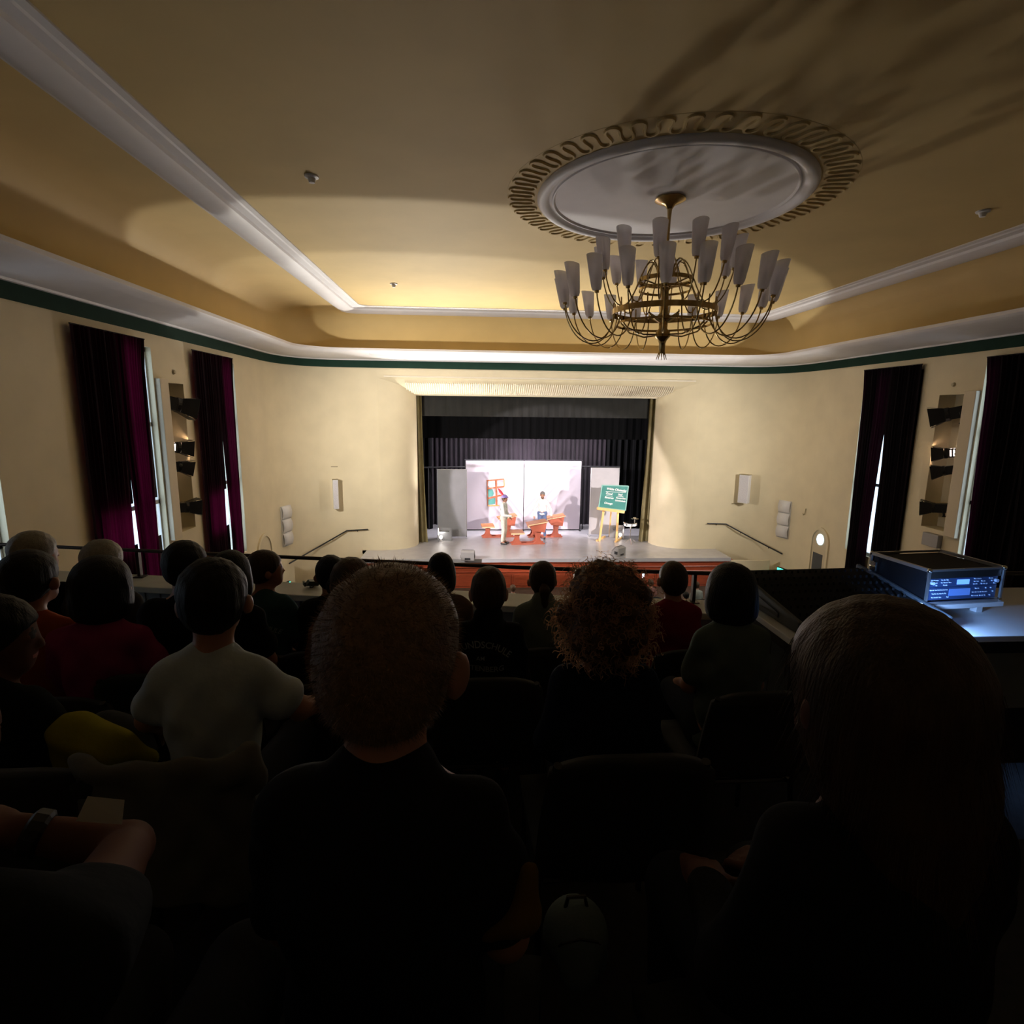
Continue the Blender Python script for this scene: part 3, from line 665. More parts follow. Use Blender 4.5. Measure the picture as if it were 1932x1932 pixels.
# handrails of the stage steps
def stair_rail(pts, side, lab):
    P = []
    for px, py in pts:
        p, a = wall_curve(side, px, py); n = Vector((math.sin(a), -math.cos(a), 0)); P.append((p+n*.07, p))
    root = thing('stair_handrail', lab, 'handrail', P[1][1], group='handrails beside the stage')
    b = MB(); Q = [p for p, _ in P]; b.tube(Q, .024, 8); obj('rail', b, M_BLACKMET, root, smooth=True)
    for i in range(len(P)-1):
        m = (P[i][0]+P[i+1][0])/2; w_ = (P[i][1]+P[i+1][1])/2; b = MB(); b.tube([m, m+Vector((0,0,-.05)), w_+Vector((0,0,-.05))], .01, 6); obj('bracket', b, M_BLACKMET, root)
stair_rail([(542, 1063), (600, 1031), (655, 1000.5), (695, 998)], -1, 'black handrail sloping along the wall left of the stage')
stair_rail([(1333, 987), (1368, 988), (1425, 1018), (1479, 1045)], 1, 'black handrail sloping along the wall right of the stage')
# arched doorways in the side walls next to the corners
M_DOOR = mat('cream_door', (.60, .52, .36), .5); M_DOORD = mat('grey_door_panel', (.06, .065, .075), .5)
def arch_door(n, side, pl, pr, ptop, glass):
    X = XL if side < 0 else XR; a, c = atx(*pl, X), atx(*pr, X); y0, y1 = min(a.y, c.y), max(a.y, c.y); y1 = min(y1, 16.85); w = y1-y0
    top = atx(*ptop, X).z; s = -side
    def pl_(inset, zb, tp):
        P = [(y0+inset, zb), (y1-inset, zb)]
        for i in range(13): t = PI*i/12; P.append(((y0+y1)/2+(w/2-inset)*math.cos(t), tp-(w/2)+(w/2-inset)*math.sin(t)))
        return P
    b = MB(); out, inn = pl_(0, 0, top), pl_(.09, 0, top); k = len(out)
    rings = [[(X+s*d, y, zz) for y, zz in q] for d, q in ((0, out), (.05, out), (.05, inn), (.0, inn))]
    b.loft(rings, closed=True); dr = struct('door_%d' % n, b, M_WALL, smooth=30)
    b = MB(); b.prism([(X+s*.006, y, zz) for y, zz in inn], (s*.012, 0, 0)); lf = obj('door_leaf', b, M_DOOR, dr)
    if glass:
        pc = atx(*glass, X); b = MB(); b.lathe([(.0, .0), (.17, .0), (.17, .02), (.0, .02)], n=24, M=Matrix.Rotation(-side*PI/2, 4, 'Y'), c=(X+s*.015, pc.y, pc.z), caps=False)
        obj('round_pane', b, mat('daylit_round_pane', (.8, .9, 1), .3, emit=(.62, .86, 1.0), estr=1.6), dr)
        b = MB(); b.box((min(X+s*.015, X+s*.03), (y0+y1)/2-w*.22, .15), (max(X+s*.015, X+s*.03), (y0+y1)/2+w*.30, pc.z-.45)); obj('kick_panel', b, M_DOORD, dr)
arch_door(1, -1, (483, 1030), (512, 1030), (497, 1006), None)
arch_door(2, 1, (1528, 1050), (1563, 1050), (1545, 993), (1549, 1018))
# exit lamps
M_EXIT = mat('green_exit_glow', (.1, .6, .45), .4, emit=(.05, 1.0, .62), estr=3.0)
for side, px, py, sc, lab in ((-1, 537, 1102, .7, 'small green exit lamp low on the left wall'), (1, 1479, 1077, 1.0, 'green exit lamp low on the right wall')):
    p, a = wall_curve(side, px, py); root = thing('exit_lamp', lab, 'exit sign', p+Vector((math.sin(a), -math.cos(a), 0))*.05, a, 'green exit lamps')
    b = MB(); b.box((-.19*sc, -.08, -.11*sc), (.19*sc, 0, .11*sc)); obj('housing', b, M_BLACK, root, bevel=.01, world=False)
    b = MB(); b.box((-.16*sc, -.09, -.085*sc), (.16*sc, -.08, .085*sc)); obj('lit_face', b, M_EXIT, root, world=False)

# ================================================================== stage set
M_CLOTH = mat('white_backdrop_cloth', (.66, .60, .67), .8, translucent=((.6, .55, .62), .10))
M_FLAT = mat('grey_fabric_flat', (.22, .22, .23), .8, var=.05, scale=3)
M_FLATL = mat('pale_grey_flat', (.42, .40, .41), .8, var=.05, scale=3)
M_PIPE = mat('dark_pipe', (.05, .05, .055), .4, metal=.5)
BY = 22.35
c00, c10, c01, c11 = at(880, 1003, BY), at(1095, 1000, BY), at(878, 870, BY), at(1095, 869, BY)
bx0, bx1, bz0, bz1 = (c00.x+c01.x)/2, (c10.x+c11.x)/2, SZ+.05, (c01.z+c11.z)/2; bxm = at(988, 935, BY).x
bd = thing('projection_backdrop', 'white creased two panel backdrop standing at the middle of the stage', 'backdrop', ((bx0+bx1)/2, BY, SZ))
def creases(u, v, side):
    d = 0.0
    if side == 0:                                   # creases run down from the upper left to the seam
        for k, (off, w_) in enumerate(((0.05, .035), (.17, .03), (.30, .045), (.44, .03), (.58, .05), (.75, .04))):
            q = (v-1.0)+(u-.30)*1.05+off; d += (.036 if k % 2 else .024)*math.exp(-(q/w_)**2)*min(1, max(0, (u-.25)*3))
    else:
        for k, (off, w_) in enumerate(((.02, .03), (.16, .04), (.33, .035), (.55, .05))):
            q = (v-1.0)-(u-.75)*.9+off; d += .02*math.exp(-(q/w_)**2)*min(1, max(0, (.95-u)*3))
    d += .03*math.exp(-((v-.95)/.03)**2)*(.5+.5*math.sin(9*u)) + .012*math.sin(7*u+3*v)*math.sin(5*v)
    return d
for s_, (xa, xb) in enumerate(((bx0, bxm-.012), (bxm+.012, bx1))):
    def fn(u, v, s_=s_, xa=xa, xb=xb): return (xa+(xb-xa)*u, BY-creases(u, v, s_), bz0+(bz1-bz0)*v)
    b = MB(); b.grid(fn, 60, 60); obj('cloth_panel', b, M_CLOTH, bd, smooth='all', recalc=False)
b = MB()
for x in (bx0-.02, bxm, bx1+.02): b.tube([(x, BY+.06, SZ), (x, BY+.06, bz1+.03)], .022, 8)
b.tube([(bx0-.05, BY+.06, bz1+.02), (bx1+.05, BY+.06, bz1+.02)], .025, 8)
for x in (bx0, bxm, bx1): b.bar((x, BY-.18, SZ+.015), (x, BY+.35, SZ+.015), .06, .03)
obj('frame', b, M_PIPE, bd, smooth=40)
# window painted on the left cloth panel
M_PAINTBR = mat('painted_brown', (.42, .13, .05), .7); M_PAINTTE = mat('painted_teal', (.10, .33, .30), .7); M_PAINTGR = mat('painted_grey', (.25, .24, .26), .7); M_PAINTYE = mat('painted_ochre', (.62, .36, .12), .7)
def conf(px, py, off):                              # a point on the left cloth panel
    p = at(px, py, BY-.06); u, v = (p.x-bx0)/(bxm-bx0), (p.z-bz0)/(bz1-bz0)
    return Vector((p.x, BY-creases(u, v, 0)-off, p.z))
def patch(name, pts, m, off=0.0):
    P = [conf(px, py, .014+off) for px, py in pts]; b = MB(); b.prism(P, (0, .010, 0)); obj(name, b, m, bd)
patch('painted_pane', [(919, 906), (934, 904), (934, 920), (919, 923)], mat('painted_pale', (.66, .62, .66), .7))
patch('painted_pane', [(920, 924), (929, 923), (932, 931), (930, 936), (921, 938)], M_PAINTTE)
patch('painted_pane', [(920.5, 943), (934, 940), (934, 951), (920.5, 953)], M_PAINTTE)
patch('painted_dome', [(919, 923), (920, 918), (923, 917), (926, 921), (926, 924)], M_PAINTGR, .003)
def stroke(a, c, wd, m=M_PAINTBR):
    b = MB(); n = 8
    for k in range(n):
        p = conf(a[0]+(c[0]-a[0])*k/n, a[1]+(c[1]-a[1])*k/n, .022); q = conf(a[0]+(c[0]-a[0])*(k+1)/n, a[1]+(c[1]-a[1])*(k+1)/n, .022); b.bar(p, q+(q-p)*.05, wd, .012, up=(0, 1, 0))
    obj('painted_bar', b, m, bd)
stroke((918, 907), (951, 904), .05); stroke((936, 905), (937, 954), .06); stroke((920, 922), (951, 918), .06); stroke((920, 941), (948, 934), .06); stroke((919.5, 907), (920.5, 954), .035); stroke((920, 954.5), (942, 954), .05, M_PAINTYE); stroke((951, 905), (951.5, 918), .035, M_PAINTYE)

def flat(pts, Y, lab, m, name='fabric_flat'):
    a, c = at(*pts[0], Y), at(*pts[1], Y); zt = a.z
    root = thing(name, lab, 'stage flat', ((a.x+c.x)/2, Y, SZ), group='grey stage flats')
    def fn(u, v): return (a.x+(c.x-a.x)*u, Y-.01*math.sin(5*u+4*v), SZ+.06+(zt-SZ-.06)*v)
    b = MB(); b.grid(fn, 10, 16); obj('fabric', b, m, root, smooth='all', recalc=False)
    b = MB()
    for x in (a.x, c.x): b.tube([(x, Y+.03, SZ), (x, Y+.03, zt)], .016, 6); b.bar((x, Y-.16, SZ+.012), (x, Y+.25, SZ+.012), .05, .024)
    b.tube([(a.x-.02, Y+.03, zt), (c.x+.02, Y+.03, zt)], .016, 6); obj('frame', b, mat('pale_metal', (.5, .5, .5), .35, metal=.7), root)
flat([(825, 886), (880, 886)], 20.95, 'grey fabric flat standing left of the white backdrop', M_FLAT)
flat([(1116, 883), (1169, 883)], 21.3, 'pale grey fabric flat standing right of the backdrop behind the easel', M_FLATL)
for a, c, lab in (((800, 882), (878, 881), 'dark pipe batten left of the backdrop'), ((1095, 880), (1170, 881), 'dark pipe batten right of the backdrop')):
    b = MB(); p, q = at(*a, 22.6), at(*c, 22.6); b.tube([p, q], .03, 8)
    for t in (.1, .9):
        m = p.lerp(q, t); b.tube([m, (m.x, m.y, SZ)], .022, 6)
    setp(obj('pipe_batten', b, M_PIPE, smooth=40), lab, 'batten', 'pipe battens')

# school desks with bench seats
M_DESK = mat('red_orange_desk_paint', (.50, .13, .075), .5, var=.08, scale=6); M_DESKTOP = mat('orange_brown_desk_wood', (.47, .17, .06), .45, var=.12, scale=7, stretch=(1, 8, 8)); M_EDGE = mat('pale_desk_edge', (.85, .62, .36), .5)
def school_desk(seat_px, desk_px, lab, bench=True):
    sp, dp = atz(*seat_px, SZ), atz(*desk_px, SZ); c = (sp+dp)/2; ax = (dp-sp); L_ = ax.length; ang = math.atan2(ax.y, ax.x)
    root = thing('school_desk', lab, 'school desk', c, ang, 'red school desks on the stage')
    h = L_/2
    def ped(x, zt, wt):
        b = MB()
        prof = [(wt*.95, 0), (wt*.95, .05), (wt*.55, .09), (wt*.36, .18), (wt*.33, .32), (wt*.5, zt-.02), (wt*.55, zt)]
        pts = [(x-q, zz) for q, zz in prof] + [(x+q, zz) for q, zz in prof[::-1]]
        for y in (-.14, .14): b.prism([(px_, y-.018, zz) for px_, zz in pts], (0, .036, 0))
        return b
    b = MB(); b.box((-h-.22, -.17, 0), (h+.24, -.11, .05)); b.box((-h-.22, .11, 0), (h+.24, .17, .05)); obj('base_rail', b, M_DESK, root, world=False)
    if bench:
        obj('seat_pedestal', ped(-h, .40, .20), M_DESK, root, world=False)
        b = MB(); b.prism([(-h-.24, -.24, .40), (-h+.24, -.24, .40), (-h+.24, .24, .44), (-h-.24, .24, .44)], (0, 0, .045)); obj('seat', b, M_DESKTOP, root, world=False)
        b = MB(); b.box((-h-.25, -.262, .40), (-h+.25, -.24, .45)); obj('seat_edge', b, M_EDGE, root, world=False)
    obj('desk_pedestal', ped(h, .50, .21), M_DESK, root, world=False)
    b = MB(); b.prism([(h-.30, -.26, .62), (h-.22, -.26, .50), (h+.22, -.26, .46), (h+.28, -.26, .82), (h-.34, -.26, .72)], (0, .52, 0)); obj('desk_box', b, M_DESK, root, world=False)
    b = MB(); b.prism([(h-.40, -.30, .715), (h+.32, -.30, .835), (h+.32, -.30, .87), (h-.40, -.30, .75)], (0, .60, 0)); obj('desk_lid', b, M_DESKTOP, root, world=False)
    b = MB(); b.prism([(h-.40, -.315, .715), (h+.32, -.315, .835), (h+.32, -.315, .865), (h-.40, -.315, .745)], (0, .02, 0)); obj('lid_edge', b, M_EDGE, root, world=False)
school_desk((920, 1013), (958, 1012), 'red school desk with bench at the back left of the stage')
school_desk((975, 1026), (1014, 1025), 'red school desk with bench at the front middle of the stage')
school_desk((1006, 1012.5), (1048, 1012), 'red school desk beside the right performer, bench hidden behind the middle desk')

# green chalkboard on a wooden easel
EY = 20.35
M_EASEL = mat('pale_yellow_wood', (.72, .45, .17), .45, var=.1, scale=6, stretch=(8, 8, 1)); M_BOARD = mat('green_chalkboard', (.020, .17, .14), .6, var=.12, scale=4)
ez = thing('easel', 'pale wooden easel holding the green chalkboard', 'easel', atz(1152, 1018, SZ))
def E_(px, py, d=0.0): return at(px, py, EY+d)
lf, rf = E_(1132, 1020), E_(1163, 1019)
for a, c in (((1143, 930), (1131, 1017)), ((1168, 930), (1163, 1019))):
    p, q = E_(*a, .12), E_(*c, 0); q.z = SZ; b = MB(); b.bar(p, q, .075, .05, up=(0, 1, 0)); obj('front_leg', b, M_EASEL, ez)
p, q = E_(1155, 925, .2), E_(1150, 1010, .75); q.z = SZ; b = MB(); b.bar(p, q, .05, .04, up=(0, 1, 0)); obj('rear_leg', b, M_EASEL, ez)
for a, c in (((1126, 1020), (1141, 1012)), ((1161, 1022), (1173, 1014))):
    p, q = atz(*a, SZ+.03), atz(*c, SZ+.03); b = MB(); b.bar(p, q, .07, .06); obj('foot', b, M_EASEL, ez)
b = MB(); b.bar(E_(1126, 959, -.05), E_(1178, 966, -.05), .10, .10, up=(0, 0, 1)); obj('tray', b, M_EASEL, ez, bevel=.012)
cb = thing('chalkboard', 'green chalkboard with white chalk writing standing on the easel', 'chalkboard', E_(1155, 960, .0))
q4 = [E_(1129.5, 957, .02), E_(1180, 963, .02), E_(1185.5, 917, .12), E_(1136, 915.5, .12)]
b = MB(); b.prism(q4, (0, .03, 0)); obj('board', b, M_BOARD, cb)
b = MB()
for i in range(4): b.bar(q4[i], q4[(i+1) % 4], .035, .02, up=(0, 1, 0))
obj('rim', b, mat('pale_green_rim', (.20, .40, .34), .5), cb)
M_CHALK = mat('white_chalk', (.88, .88, .86), .9)
dirx = (q4[1]-q4[0]).normalized(); diry = (q4[3]-q4[0]).normalized()
def chalk(txt, px, py, size, name='chalk_line'):
    fr = (px-1129.5)/52.0
    base = E_(px, py, .12-.10*(py-915)/45.0) + Vector((0, -.012, 0)); m = text_mb(txt, size, bold=size*.012, shear=.2, extrude=.002); xform(m, frame(base, dirx, diry)); obj(name, m, M_CHALK, cb)
chalk('Wilde Obstsalat', 1163, 924, .115); chalk('Good', 1149, 931.5, .105); chalk('bad', 1170, 933, .105); chalk('Bananen', 1149, 939, .10); chalk('Rosen Rot', 1171, 940, .085); chalk('Schokolade', 1170, 945, .085); chalk('Orange', 1147.5, 949.5, .105)
b = MB(); b.bar(E_(1143, 927.6, .083), E_(1181, 929.2, .083), .012, .004, up=(0, 1, 0)); b.bar(E_(1144, 935.2, .064), E_(1156, 936.2, .064), .012, .004, up=(0, 1, 0)); b.bar(E_(1165, 936.2, .064), E_(1176, 937.2, .064), .012, .004, up=(0, 1, 0))
obj('chalk_underline', b, M_CHALK, cb)

# drum with cymbal on a chrome stand
dp = atz(1189, 1026, SZ); st = thing('drum_stand', 'small white drum with a cymbal on a chrome tripod stand beside the easel', 'drum', dp)
def D_(px, py): return at(px, py, dp.y)
b = MB()
for k in range(3):
    a = 2*PI*k/3+.5; b.tube([dp+Vector((0,0,.20)), dp+Vector((.20*math.cos(a), .20*math.sin(a), .015))], .016, 6)
b.tube([dp+Vector((0,0,.08)), D_(1189.5, 985)], .018, 8); obj('tripod', b, M_CHROME, st)
dc = D_(1189, 989); b = MB(); b.lathe([(0.0, -.06), (.20, -.06), (.24, -.03), (.24, .06), (.22, .075), (.0, .075)], n=28, c=dc, caps=False); obj('drum_shell', b, M_WHITEPL, st, smooth=40)
b = MB(); b.lathe([(.243, .05), (.252, .05), (.252, .075), (.243, .08)], n=28, c=dc); obj('drum_hoop', b, M_CHROME, st)
for k in range(8):
    a = 2*PI*k/8; b = MB(); b.box((-.012, -.006, -.03), (.012, .006, .03), M=Matrix.Translation(dc+Vector((.245*math.cos(a), .245*math.sin(a), .01))) @ Matrix.Rotation(a+PI/2, 4, 'Z')); obj('lug', b, M_BLACK, st)
b = MB(); b.tube([D_(1189, 1000), D_(1192, 992), D_(1197.5, 987), D_(1197.5, 978)], .016, 8); obj('cymbal_arm', b, M_CHROME, st)
b = MB(); cc = D_(1197.5, 978); b.lathe([(.0, .05), (.02, .05), (.05, .035), (.06, .01), (.14, -.005), (.145, -.009), (.0, .0)], n=24, c=cc, caps=False); obj('cymbal', b, mat('pale_cymbal', (.7, .62, .45), .25, metal=.9), st, smooth=40)
# small lamps on the stage floor beside the flats; added spots there stand in for light reflected off the stage floor
def floor_bounce(p):
    light('floor_bounce_wash', 'SPOT', (p.x, p.y-.03, p.z+.24), (p.x*.5+1.2, p.y-10, p.z+9.0), 1200 if p.x < 0 else 480, (1.0, .92, .84), spot_size=math.radians(96), spot_blend=1.0, shadow_soft_size=.38)
    if p.x < 0:
        light('floor_bounce_flare', 'SPOT', (p.x, p.y-.03, p.z+.24), (p.x, p.y-.04, p.z+9), 2100, (1.0, .95, .86), spot_size=math.radians(117), spot_blend=.02, shadow_soft_size=.05)
        light('floor_bounce_inner_flare', 'SPOT', (p.x, p.y-.03, p.z+.24), (p.x, p.y-.04, p.z+9), 1300, (1.0, .95, .86), spot_size=math.radians(104), spot_blend=.05, shadow_soft_size=.05)
for px, py, lab in ((832, 1021, 'small white floor lamp at the foot of the grey flat'), (1170, 1016, 'small white floor lamp beside the easel')):
    p = atz(px, py, SZ); root = thing('floor_lamp', lab, 'lamp', p, group='small floor lamps on the stage')
    b = MB(); b.lathe([(.0, 0), (.07, 0), (.07, .02), (.025, .03), (.025, .08)], n=14); obj('base', b, M_WHITEPL, root, world=False)
    b = MB(); b.lathe([(.03, .08), (.06, .12), (.065, .17), (.04, .21), (.0, .22)], n=14); obj('head', b, mat('lit_white_lamp_head', (.9, .88, .85), .4, emit=(1.0, .95, .9), estr=1.5), root, smooth=50, world=False)
    floor_bounce(p)
    sx = -1 if p.x < 0 else 1
    b = MB(); b.box((min(sx*.085, -sx*.30), -.06, .36), (max(sx*.085, -sx*.30), .10, .366)); obj('added_shield_top', b, M_FLAT, root, world=False)  # added shields keep the spots off the reveals, header and flats
    b = MB(); b.box((sx*.085-.003, -.20, 0), (sx*.085+.003, .10, .50)); obj('added_shield_side', b, M_FLAT, root, world=False)
    b = MB(); b.box((-.12 if sx < 0 else -.40, .10, 0), (.40 if sx < 0 else .12, .106, .50)); obj('added_shield_back', b, M_FLAT, root, world=False)
# monitor loudspeakers at the stage edge
def wedge(px, py, w_, lab, rz):
    p = atz(px, py, SZ); root = thing('monitor_speaker', lab, 'loudspeaker', p, rz, 'stage monitor loudspeakers')
    b = MB(); b.prism([(-w_/2, -.14, 0), (-w_/2, .18, 0), (-w_/2, .18, .12), (-w_/2, -.02, .33), (-w_/2, -.14, .28)], (w_, 0, 0)); obj('cabinet', b, mat('grey_monitor_cabinet', (.22, .21, .20), .6), root, bevel=.01, world=False)
    b = MB(); b.prism([(-w_/2+.03, .155, .155), (w_/2-.03, .155, .155), (w_/2-.03, .0, .32), (-w_/2+.03, .0, .32)], (0, .012, .012)); obj('grille', b, M_BLACKMET, root, world=False)
    b = MB(); b.box((-.09, -.148, .03), (.09, -.14, .09)); obj('connector_plate', b, M_BLACK, root, world=False)
    b = MB(); b.box((-w_/2-.012, -.10, .08), (-w_/2, .02, .18)); b.box((w_/2, -.10, .08), (w_/2+.012, .02, .18)); obj('handle', b, M_BLACK, root, world=False)
wedge(883, 1056, .44, 'grey monitor loudspeaker at the left of the stage edge', -.1)
wedge(1167, 1048, .42, 'grey monitor loudspeaker lying at the right of the stage edge', .7)
# ================================================================== sound desk on the balcony
M_TABLE = mat('white_table_top', (.62, .64, .66), .45); M_ALU = mat('aluminium_edge', (.55, .55, .57), .3, metal=.9)
TZ = z(-1.12)
tb = thing('sound_table', 'white topped table carrying the sound equipment by the parapet', 'table', (2.6, 3.0, BF['E']))
b = MB(); b.box((1.60, 2.60, TZ-.035), (4.2, 3.40, TZ)); obj('table_top', b, M_TABLE, tb, bevel=.004)
b = MB(); b.box((1.64, 2.63, TZ-.11), (4.16, 3.36, TZ-.035)); obj('apron', b, M_BLACK, tb)
for x in (1.68, 4.1):
    for y in (2.68, 3.32):
        b = MB(); b.tube([(x, y, BF['E']), (x, y, TZ-.05)], .022, 8); obj('leg', b, M_BLACKMET, tb)
# flight case with two rack units, on a small riser
TH_R = .107; RP = Vector((2.545, 2.885, z(-.849)-.191)); W_, D_r, H_ = .50, .41, .191
rk = thing('equipment_case', 'black flight case with aluminium edges and blue lit rack units', 'flight case', RP, TH_R)
b = MB(); b.box((.012, .03, .01), (W_-.012, D_r-.01, H_-.01)); obj('case_body', b, mat('black_laminate', (.006, .006, .008), .6, spec=.15), rk, world=False)
b = MB(); e = .012
for x in (0, W_):
    for zz in (0, H_): b.box((x-e/2-.003, 0, zz-e/2-.003), (x+e/2+.003, D_r, zz+e/2+.003))
for y in (0, D_r):
    for zz in (0, H_): b.box((0, y-e/2, zz-e/2), (W_, y+e/2, zz+e/2))
    for x in (0, W_): b.box((x-e/2, y-e/2, 0), (x+e/2, y+e/2, H_))
obj('edge_profile', b, M_ALU, rk, world=False)
for x in (0, W_):
    for y in (0, D_r):
        for zz in (0, H_):
            b = MB(); b.lathe([(0, -.014), (.010, -.010), (.014, 0), (.010, .010), (0, .014)], c=(x, y, zz), n=10, caps=False); obj('ball_corner', b, M_CHROME, rk, smooth='all', world=False)
b = MB(); b.box((-.012, D_r-.05, H_*.45), (0, D_r-.01, H_*.75)); b.tube([(-.014, D_r-.05, H_*.6), (-.022, D_r-.03, H_*.6), (-.014, D_r-.01, H_*.6)], .006, 6); obj('latch', b, M_CHROME, rk, world=False)
b = MB(); b.box((.012, .004, H_-.05), (W_-.012, .03, H_-.008)); obj('lid_lip', b, M_BLACK, rk, world=False)
M_PANEL = mat('blue_grey_rack_panel', (.03, .06, .16), .35); M_DISP = mat('lit_blue_display', (.05, .15, .6), .3, emit=(.10, .28, 1.0), estr=1.3); M_BTN = mat('pale_button', (.55, .65, .85), .4)
for k, (z0_, z1_) in enumerate(((.012, .085), (.087, .138))):
    u = obj('rack_unit', MB().box((.02, .012, z0_), (W_-.02, .04, z1_)), M_PANEL, rk, world=False)
    b = MB(); hh = z1_-z0_
    if k == 0: b.box((.16, .008, z0_+hh*.30), (.30, .012, z0_+hh*.85))
    else: b.box((.205, .008, z0_+hh*.25), (.285, .012, z0_+hh*.80))
    obj('display', b, M_DISP if k else mat('dim_blue_drawer', (.05, .12, .35), .25, emit=(.06, .18, .7), estr=.45), u, world=False).location = (0, 0, 0)
    b = MB(); rr_ = random.Random(k+3)
    for row in range(3):
        for c_ in range(26):
            x = .03 + .44*c_/26
            if .15 < x < .31 or rr_.random() < .35: continue
            zz = z0_+hh*(.18+.30*row); b.box((x, .006, zz), (x+rr_.choice((.006, .010, .013)), .012, zz+.006))
    o = obj('buttons', b, M_BTN, u, world=False); o['kind'] = 'stuff'
for x in (.035, W_-.035):
    b = MB(); b.lathe([(0, 0), (.010, 0), (.010, .016), (0, .016)], n=12, M=Matrix.Translation((x, .012, .115)) @ Matrix.Rotation(PI/2, 4, 'X'), caps=False); obj('knob', b, M_BTN, rk, world=False)
rs = thing('case_riser', 'pale wooden riser board with short legs under the equipment case', 'stand', (RP.x, RP.y, TZ), TH_R)
b = MB(); b.box((-.01, -.02, RP.z-TZ-.034), (W_+.01, D_r, RP.z-TZ-.008)); obj('board', b, mat('pale_board', (.55, .55, .57), .5), rs, world=False)
for x in (.08, W_-.12):
    for y in (.02, D_r-.06):
        b = MB(); b.box((x, y, 0), (x+.04, y+.04, RP.z-TZ-.034)); obj('leg', b, MATS['pale_board'], rs, world=False)
# mixing console
mx = thing('mixing_console', 'black mixing console with grey cheeks lying on the sound table', 'mixer', (2.05, 3.0, TZ), .06)
b = MB(); b.prism([(-.38, -.30, .004), (-.38, .36, .004), (-.38, .36, .15), (-.38, .20, .135), (-.38, -.30, .055)], (.84, 0, 0)); obj('chassis', b, mat('matt_black_metal', (.010, .010, .011), .8, spec=.1), mx, world=False, bevel=.006)
for x in (-.405, .46):
    b = MB(); b.prism([(x, -.33, .004), (x, .38, .004), (x, .38, .17), (x, .20, .15), (x, -.33, .07)], (.025, 0, 0)); obj('side_cheek', b, mat('grey_cheek', (.05, .06, .07), .6), mx, world=False, bevel=.008)
    b = MB(); b.prism([(x-.004, -.15, .03), (x-.004, .05, .04), (x-.004, .05, .085), (x-.004, -.15, .055)], (.033, 0, 0)); obj('hand_grip', b, M_BLACK, mx, world=False)
b = MB()
for i in range(20):
    for j in range(7):
        yy = -.24+.085*j; zz = .06+.16*(yy+.30); b.lathe([(.007, 0), (.006, .016), (0, .017)], n=6, c=(-.34+.04*i, yy, zz), caps=False)
o = obj('control_knobs', b, mat('dark_knob', (.012, .012, .013), .7, spec=.1), mx, world=False); o['kind'] = 'stuff'
# added lamp, hidden from view, that lights the table and rack blue
gl = thing('added_table_lamp', 'added hidden lamp that lights the sound table and rack blue', 'lamp', (2.20, 2.66, TZ))
b = MB(); b.lathe([(0, 0), (.05, 0), (.05, .012), (.012, .022), (.010, .05)], n=16, c=(2.20, 2.66, TZ)); b.tube([(2.20, 2.66, TZ+.04), (2.20, 2.65, TZ+.12), (2.22, 2.64, TZ+.16), (2.28, 2.63, TZ+.165)], .006, 6); obj('neck', b, M_BLACKMET, gl)
b = MB(); b.lathe([(.010, .02), (.03, .01), (.034, -.02)], n=14, c=(2.29, 2.625, TZ+.155), caps=False); obj('shade', b, M_BLACKMET, gl)
b = MB(); b.lathe([(0, -.005), (.022, -.008), (.022, -.012), (0, -.014)], n=12, c=(2.29, 2.625, TZ+.155), caps=False); obj('led', b, mat('added_blue_led', (.5, .7, 1), .4, emit=(.35, .6, 1.0), estr=12), gl)
light('added_table_light', 'AREA', (2.31, 2.625, TZ+.140), (2.95, 2.76, TZ-.02), 9.0, (.26, .50, 1.0), shape='RECTANGLE', size=.08, size_y=.03)
# floodlights fixed outside the parapet
for px, py, s_, lab in ((590, 1106, .5, 'dark floodlight resting on the parapet ledge left of the boy'), (1452, 1108, 1.1, 'dark floodlight on the parapet ledge beside the mixing console')):
    p = atz(px, py, LZ); p.y = rail_y(p.x)-.02; root = thing('floodlight', lab, 'spotlight', (p.x, p.y, LZ), .5, 'floodlights on the parapet'); root.scale = (s_*.75, s_*.75, s_*.75)
    b = MB(); b.prism([(-.13, -.08, .05), (.10, -.08, .02), (.13, -.08, .10), (-.06, -.08, .13)], (0, .16, 0)); obj('housing', b, mat('dark_green_metal', (.03, .045, .04), .45), root, world=False, bevel=.006)
    b = MB(); b.tube([(-.03, -.09, .08), (-.03, -.09, .01), (-.03, .09, .01), (-.03, .09, .08)], .007, 6); b.box((-.05, -.04, 0), (0, .04, .012)); obj('bracket', b, M_BLACKMET, root, world=False)
    b = MB(); b.box((-.16, -.07, .04), (-.13, .07, .12)); obj('flap', b, MATS['dark_green_metal'], root, world=False)

